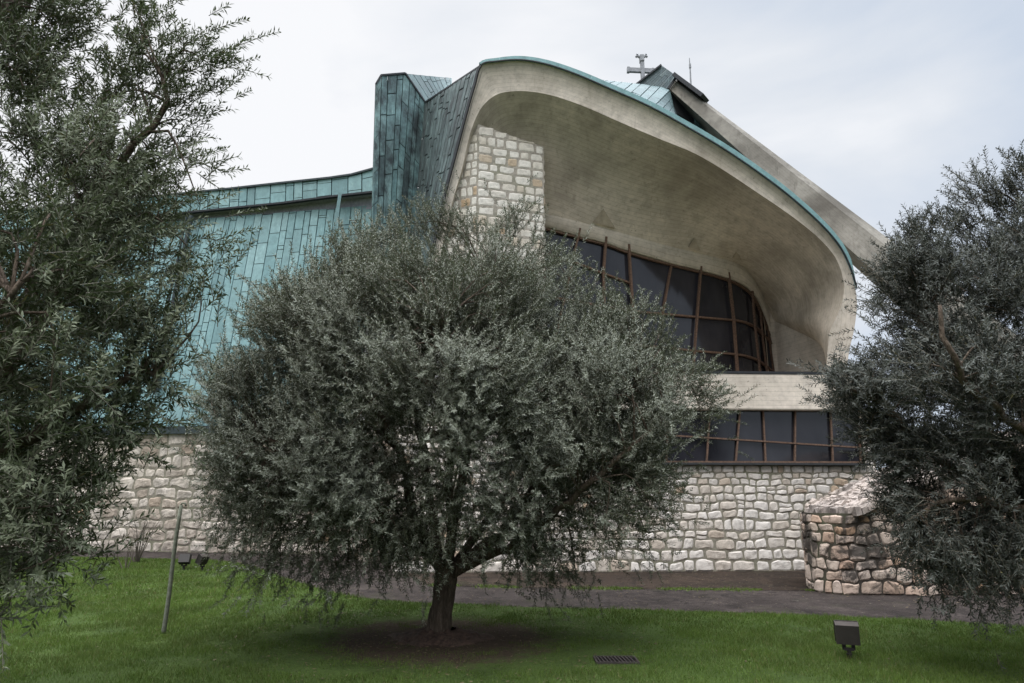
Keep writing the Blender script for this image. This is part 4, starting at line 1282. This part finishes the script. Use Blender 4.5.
blobs = [
    qb(-60, 260, 4.4, 1.45, 1.4, 1.5),
    qb(60, 330, 4.3, 0.72, 0.9, 0.85),
    qb(30, 350, 3.7, 0.60, 0.5, 0.8),
    qb(40, 200, 3.9, 0.60, 0.6, 0.7),
    qb(20, 130, 4.4, 0.60, 0.8, 0.65),
    qb(0, 30, 4.4, 0.60, 0.9, 0.55),
    qb(60, 430, 4.3, 0.70, 0.8, 0.62),
    qb(20, 490, 4.1, 0.45, 0.7, 0.40),
    qb(5, 530, 3.9, 0.42, 0.6, 0.36),
    qb(0, 280, 3.5, 0.45, 0.4, 0.6),
    qb(20, 400, 3.7, 0.45, 0.4, 0.5),
    qb(95, 240, 4.5, 0.38, 0.5, 0.42),
    (lx-0.9, ly, 3.4, 1.5, 1.5, 1.5),
    qb(-60, -60, 4.4, 1.0, 1.1, 0.8),
]
extra = [q(165, 75, 4.3), q(195, 72, 4.3), q(175, 100, 4.3), q(150, 40, 4.35), q(180, 120, 4.3), q(155, 160, 4.3), q(165, 300, 4.3),
         q(150, 395, 4.2), q(155, 350, 4.2), q(20, 570, 3.6), q(0, 585, 3.6), q(40, 550, 3.8), q(75, 500, 4.0), q(10, 260, 3.4), q(40, 300, 3.5), q(20, 340, 3.4), q(135, 20, 4.4), q(100, 20, 4.4), q(60, 25, 4.4), q(140, 90, 4.4), q(120, 60, 4.4), q(10, 530, 3.9), q(50, 500, 3.9),
         q(110, 420, 4.2), q(130, 440, 4.2), q(90, 460, 4.1), q(80, 400, 4.1), q(120, 350, 4.1), q(90, 290, 4.0), q(60, 250, 3.8), q(90, 190, 4.1), q(60, 150, 4.0), q(100, 100, 4.2), q(40, 80, 4.2), q(200, 205, 4.3), q(195, 255, 4.3), q(200, 290, 4.3), q(215, 68, 4.3)]
olive('olive_tree', 'dark leafy olive tree closest to the camera, overhanging the lawn at the left', (lx, ly), trunk, limbs, blobs, 250, 24,
      0.055, 0.0118, 0.0165, M_LEAF_NEAR, 202, tw_len=(0.16, 0.34), spread=0.14, mind=0.20, extra=extra, trunk_r=(0.16, 0.13), droop_z=1.5, inner_p=0.3, shell=0.5)

# right tree
rx_, ry_ = 5.75, 6.9
trunk = [(rx_, ry_, -0.05), (rx_-.02, ry_, .5), (rx_-.06, ry_+.02, 1.05)]
limbs = [
    (0.06, [(rx_-.5, ry_, 1.7), q(960, 400, 6.8), q(930, 330, 6.8), q(910, 270, 6.8)]),
    (0.10, [(rx_-.1, ry_, 2.0), q(1040, 330, 6.9), q(1030, 240, 6.9), q(1030, 170, 6.9)]),
    (0.05, [(rx_-.6, ry_-.1, 1.4), q(940, 460, 6.7), q(890, 410, 6.7), q(850, 390, 6.7)]),
    (0.05, [(rx_-.4, ry_-.6, 1.6), q(980, 400, 6.0), q(950, 350, 5.8), q(940, 300, 5.8)]),
    (0.08, [(rx_-.4, ry_+.6, 1.6), q(980, 400, 7.6), q(940, 350, 8.0), q(920, 310, 8.0)]),
    (0.035, [(rx_-.4, ry_-.4, 1.3), q(970, 500, 6.4), q(930, 510, 6.4), q(910, 520, 6.4)]),
    (0.07, [(rx_+.6, ry_, 2.0), (rx_+1.2, ry_, 3.0), (rx_+1.4, ry_, 4.0)]),
]
blobs = [
    qb(1015, 390, 6.9, 1.22, 1.5, 1.5),
    qb(955, 310, 6.9, 0.66, 1.0, 0.70),
    qb(930, 410, 6.8, 0.62, 1.1, 0.70),
    qb(1030, 275, 6.9, 0.65, 1.0, 0.80),
    qb(965, 480, 6.8, 0.62, 1.0, 0.66),
    qb(1015, 530, 6.7, 0.60, 0.9, 0.58),
    qb(995, 560, 6.5, 0.50, 0.7, 0.42),
    qb(945, 520, 6.6, 0.42, 0.6, 0.42),
    (rx_+0.9, ry_, 3.3, 1.5, 1.5, 1.7),
    qb(900, 405, 6.8, 0.42, 0.7, 0.40),
    qb(925, 275, 6.9, 0.32, 0.5, 0.32),
    qb(985, 225, 6.9, 0.38, 0.6, 0.40),
]
extra = [q(862, 388, 6.8), q(870, 430, 6.8), q(852, 396, 6.7), q(890, 280, 6.9), q(908, 250, 6.9), q(935, 232, 6.9), q(965, 205, 6.9), q(1005, 190, 6.9), q(1022, 175, 6.9),
         q(882, 365, 6.8), q(905, 510, 6.8), q(925, 540, 6.7), q(970, 580, 6.6), q(1000, 590, 6.6), q(955, 555, 6.6), q(885, 330, 6.85), q(885, 460, 6.8), q(840, 392, 6.7), q(1000, 618, 6.4), q(978, 600, 6.4), q(1015, 600, 6.4), q(935, 568, 6.5), q(955, 590, 6.4), q(905, 480, 6.7)]
olive('olive_tree', 'grey green olive tree at the right, hiding the end of the church', (rx_, ry_), trunk, limbs, blobs, 250, 46,
      0.054, 0.0110, 0.0165, M_LEAF_COOL, 303, tw_len=(0.16, 0.34), spread=0.15, mind=0.21, extra=extra, trunk_r=(0.17, 0.14), droop_z=1.7, inner_p=0.3, shell=0.5)

# root mound under the middle tree
mb = MB(); rings = []
for k in range(10):
    f = k/9; rr_ = 0.14 + f*0.40; z = 0.10*(1-f)**1.5 + 0.020 - 0.03*f**3
    rings.append([np.array([bx + math.cos(a)*rr_*(1.25+f*(0.16*math.sin(3*a)+0.10*math.sin(7*a+1))), by + math.sin(a)*rr_*(1+f*(0.14*math.cos(2*a)+.1*math.sin(9*a))), z + 0.012*math.sin(5*a+k*2)+0.010*math.sin(11*a+k*5)]) for a in np.linspace(0, 2*math.pi, 65)])
mb.grid(rings, 0)
tag(mb.build('soil_mound', mat_plain('red_brown_soil', (0.052, 0.033, 0.024), 0.95, 0.7, 22), None, True), kind='structure')

# ------------------------------------------------------------------ small things
def stake():
    a, b = G(163, 635), None
    Yt = a[1] + 0.05
    b = P(181, 505, Yt)
    mb = MB(); pts = [a - np.array([0, 0, .05])] + [a*(1-f)+b*f + np.array([0.006*math.sin(f*7), 0, 0]) for f in np.linspace(.05, 1, 8)]
    mb.tube(pts, [0.026 - 0.005*i/8 for i in range(9)], 9, jit=0.04)
    root = empty('garden_stake', tuple(a), 'thin leaning greenish stake on the lawn before the left stone wall', 'stake')
    mb.build('pole', M_STAKE, root, True)
    mb = MB(); mb.tube([b, b + np.array([.012, 0, .02]), b + np.array([.05, 0, .02]), b + np.array([.06, 0, -.015])], 0.012, 7)
    mb.build('hook', M_STAKE, root, True)
stake()

def floodlight(loc, rotz, tilt, scale, label):
    root = empty('floodlight', loc, label, 'floodlight', 'garden floodlights on the lawn')
    root.rotation_euler = (0, 0, rotz); root.scale = (scale,)*3
    def part(name, m, mat, smooth=False):
        me_o = m.build(name, mat, None, smooth); me_o.parent = root; me_o.location = (0, 0, 0); return me_o
    m = MB(); m.tube([(0, 0, -.05), (0, 0, .05), (0, 0, .12)], [.028, .026, .024], 10); m.tube([(0, 0, .06), (0, 0, .075)], .034, 10)
    part('post', m, M_IRON)
    m = MB(); m.bar((-.05, 0, .12), (.05, 0, .12), .05, .03); m.bar((-.05, 0, .11), (-.05, 0, .20), .04, .012, up=(0, 1, 0)); m.bar((.05, 0, .11), (.05, 0, .20), .04, .012, up=(0, 1, 0))
    part('bracket', m, M_IRON)
    # housing: tapered box, tilted; glass on the far side (+y)
    ct, st = math.cos(tilt), math.sin(tilt)
    def tr(x, y, z):
        return (x, y*ct - z*st, 0.295 + y*st + z*ct)
    m = MB()
    bk_ = [tr(-.127, -.06, -.115), tr(.127, -.06, -.115), tr(.127, -.06, .098), tr(-.127, -.06, .098)]
    fr_ = [tr(-.13, .075, -.12), tr(.13, .075, -.12), tr(.13, .075, .125), tr(-.13, .075, .125)]
    m.add(bk_ + fr_, [(3, 2, 1, 0)[::-1], (0, 1, 5, 4), (1, 2, 6, 5), (3, 0, 4, 7)], 0)
    m.add([bk_[3], bk_[2], fr_[2], fr_[3]], [(0, 1, 2, 3)], 1)
    h = part('housing', m, [M_LAMP, M_LAMPTOP])
    m = MB(); ring = [tr(-.122, .078, -.112), tr(.122, .078, -.112), tr(.122, .078, .117), tr(-.122, .078, .117)]
    for a_, b_ in zip(ring, ring[1:] + ring[:1]): m.bar(a_, b_, .03, .022)
    part('rim', m, M_LAMP)
    m = MB(); m.quad(tr(-.125, .077, -.115), tr(-.125, .077, .12), tr(.125, .077, .12), tr(.125, .077, -.115)); part('lens', m, M_GLASS)
    return root
floodlight((LAMP1[0], LAMP1[1], 0), R(-21), R(3), 0.84, 'square brown floodlight on a short post at the right of the lawn')
p = G(183.5, 570.5); floodlight((p[0], p[1], 0), R(10), R(-25), .85, 'far small brown floodlight on the lawn, tilted low, just right of the stake')
p = G(202, 571.5); floodlight((p[0], p[1], 0), R(70), R(25), .85, 'far small brown floodlight turned sideways near the left stone wall')

# drain grate
g = empty('drain_grate', (GRATE[0], GRATE[1], 0), 'black slotted drain grate set in the grass', 'drain grate')
mb = MB(); gx, gy = GRATE[0], GRATE[1]; W, D = .40, .26
mb.quad((gx-W/2, gy-D/2, .016), (gx+W/2, gy-D/2, .016), (gx+W/2, gy+D/2, .016), (gx-W/2, gy+D/2, .016))
mb.build('pit', mat_plain('pit_black', (.004, .004, .004), .95), g)
mb = MB()
mb.box((gx, gy-D/2, .024), W+.02, .018, .02); mb.box((gx, gy+D/2, .024), W+.02, .018, .02)
mb.box((gx-W/2, gy, .024), .018, D-.02, .02); mb.box((gx+W/2, gy, .024), .018, D-.02, .02)
for k in range(10): mb.bar((gx-W/2+.04+k*.036, gy-D/2+.01, .026), (gx-W/2+.02+k*.036, gy+D/2-.01, .026), .014, .014)
mb.build('bars', mat_plain('worn_iron', (.035, .028, .026), .6), g)

# bare shrub near the left wall
def shrub(px, py, h, n, seed, label):
    r_ = random.Random(seed); b = G(px, py)
    root = empty('bare_shrub', tuple(b), label, 'shrub', 'bare shrubs before the left wall')
    mb = MB()
    for k in range(n):
        an = r_.uniform(0, 6.28); sp = r_.uniform(.1, .5)*h; hh = h*r_.uniform(.5, 1.0)
        a0 = b + np.array([math.cos(an)*.04, math.sin(an)*.04, -.02]); a2 = b + np.array([math.cos(an)*sp, math.sin(an)*sp, hh])
        m_ = (a0+a2)/2 + np.array([r_.uniform(-.08, .08), 0, .05])
        cs = catmull([a0, m_, a2], 7); mb.tube(cs, [.012*(1-i/7)+.003 for i in range(7)], 5)
        for q_ in (3, 4, 5):
            e = cs[q_] + np.array([r_.uniform(-.22, .22), r_.uniform(-.2, .2), r_.uniform(.12, .35)])*h*.8
            mb.tube(catmull([cs[q_], (cs[q_]+e)/2 + np.array([0, 0, -.03]), e], 4), [.006, .005, .004, .003], 4)
    mb.build('stems', M_SHRUB, root)
shrub(136, 563, 1.15, 13, 3, 'bare twiggy shrub in front of the left stone wall')
shrub(125, 569, 0.55, 4, 4, 'small leafless sapling in the grass beside the bare twiggy shrub')

# distant hills
mb = MB()
hp = []
for i in range(73):
    a = 2*math.pi*i/72
    hp.append((a, 14 + 9*math.sin(a*3+1) + 6*math.sin(a*7+2) + 3*math.sin(a*13)))
mb.grid([[(math.cos(a)*520, math.sin(a)*520, -1) for a, h in hp], [(math.cos(a)*600, math.sin(a)*600, max(h, 2)) for a, h in hp], [(math.cos(a)*680, math.sin(a)*680, -1) for a, h in hp]], 0)
tag(mb.build('hills', mat_plain('wooded_hill', (0.05, 0.07, 0.05), .95, .4, .05), None, True), kind='structure')

# ------------------------------------------------------------------ light
SUN_EL, SUN_AZ = R(60), R(200)       # azimuth: 180 = behind the camera
w = bpy.data.worlds.new('World'); SC.world = w; w.use_nodes = True
nt = w.node_tree; nd = nt.nodes; lk = nt.links
bg = nd['Background']
sky = nd.new('ShaderNodeTexSky'); sky.sky_type = 'NISHITA'; sky.sun_disc = False
sky.sun_elevation = SUN_EL; sky.sun_rotation = SUN_AZ
sky.dust_density = 3.0
tc = nd.new('ShaderNodeTexCoord')
mp = nd.new('ShaderNodeMapping'); mp.inputs['Scale'].default_value = (1, 1, 2.2)
lk.new(tc.outputs['Generated'], mp.inputs['Vector'])
nz = nd.new('ShaderNodeTexNoise'); nz.inputs['Scale'].default_value = 1.7; nz.inputs['Detail'].default_value = 6; nz.inputs['Roughness'].default_value = .5
nz.inputs['Distortion'].default_value = .4
lk.new(mp.outputs['Vector'], nz.inputs['Vector'])
dot = nd.new('ShaderNodeVectorMath'); dot.operation = 'DOT_PRODUCT'
lk.new(tc.outputs['Generated'], dot.inputs[0])
bv = Vector((-0.42, 0.72, 0.55)).normalized(); dot.inputs[1].default_value = bv
ad = nd.new('ShaderNodeMath'); ad.operation = 'MULTIPLY_ADD'
lk.new(dot.outputs['Value'], ad.inputs[0]); ad.inputs[1].default_value = 1.5; ad.inputs[2].default_value = -1.56
ad2 = nd.new('ShaderNodeMath'); ad2.operation = 'MULTIPLY_ADD'
lk.new(nz.outputs['Fac'], ad2.inputs[0]); ad2.inputs[1].default_value = 1.7; lk.new(ad.outputs[0], ad2.inputs[2])
cr = nd.new('ShaderNodeValToRGB')
e = cr.color_ramp.elements
e[0].position = 0.12; e[0].color = (0.43, 0.480, 0.555, 1)
e[1].position = 0.68; e[1].color = (0.665, 0.670, 0.684, 1)
m_ = e.new(0.40); m_.color = (0.54, 0.566, 0.605, 1)
lk.new(ad2.outputs[0], cr.inputs['Fac'])
# overcast: brighter towards the zenith
sx = nd.new('ShaderNodeSeparateXYZ'); lk.new(tc.outputs['Generated'], sx.inputs[0])
mr = nd.new('ShaderNodeMapRange'); lk.new(sx.outputs['Z'], mr.inputs[0])
mr.inputs[1].default_value = 0.64; mr.inputs[2].default_value = 1.0; mr.inputs[3].default_value = 12.0; mr.inputs[4].default_value = 125.0
vm = nd.new('ShaderNodeVectorMath'); vm.operation = 'SCALE'
lk.new(cr.outputs['Color'], vm.inputs[0]); lk.new(mr.outputs[0], vm.inputs['Scale'])
mx = nd.new('ShaderNodeMix'); mx.data_type = 'RGBA'; mx.inputs[0].default_value = 0.93
lk.new(sky.outputs['Color'], mx.inputs[6]); lk.new(vm.outputs['Vector'], mx.inputs[7])
lk.new(mx.outputs[2], bg.inputs['Color']); bg.inputs['Strength'].default_value = 0.092

sd = bpy.data.lights.new('sun', 'SUN'); sd.energy = 2.0; sd.angle = R(50); sd.color = (1, 0.955, 0.89)
so = bpy.data.objects.new('sun', sd); COL.objects.link(so)
dirv = Vector((math.sin(SUN_AZ)*math.cos(SUN_EL), math.cos(SUN_AZ)*math.cos(SUN_EL), math.sin(SUN_EL)))
so.rotation_euler = dirv.to_track_quat('Z', 'Y').to_euler()

SC.view_settings.view_transform = 'Standard'; SC.view_settings.look = 'None'
SC.view_settings.exposure = 0.45; SC.view_settings.gamma = 1.0
SC.cycles.max_bounces = 6; SC.cycles.diffuse_bounces = 4; SC.cycles.glossy_bounces = 2; SC.cycles.transmission_bounces = 3
SC.cycles.use_denoising = True
SC.cycles.denoiser = 'OPENIMAGEDENOISE'
SC.cycles.denoising_input_passes = 'RGB_ALBEDO_NORMAL'
SC.cycles.denoising_prefilter = 'ACCURATE'
SC.cycles.use_adaptive_sampling = False
SC.cycles.sample_clamp_indirect = 4.0
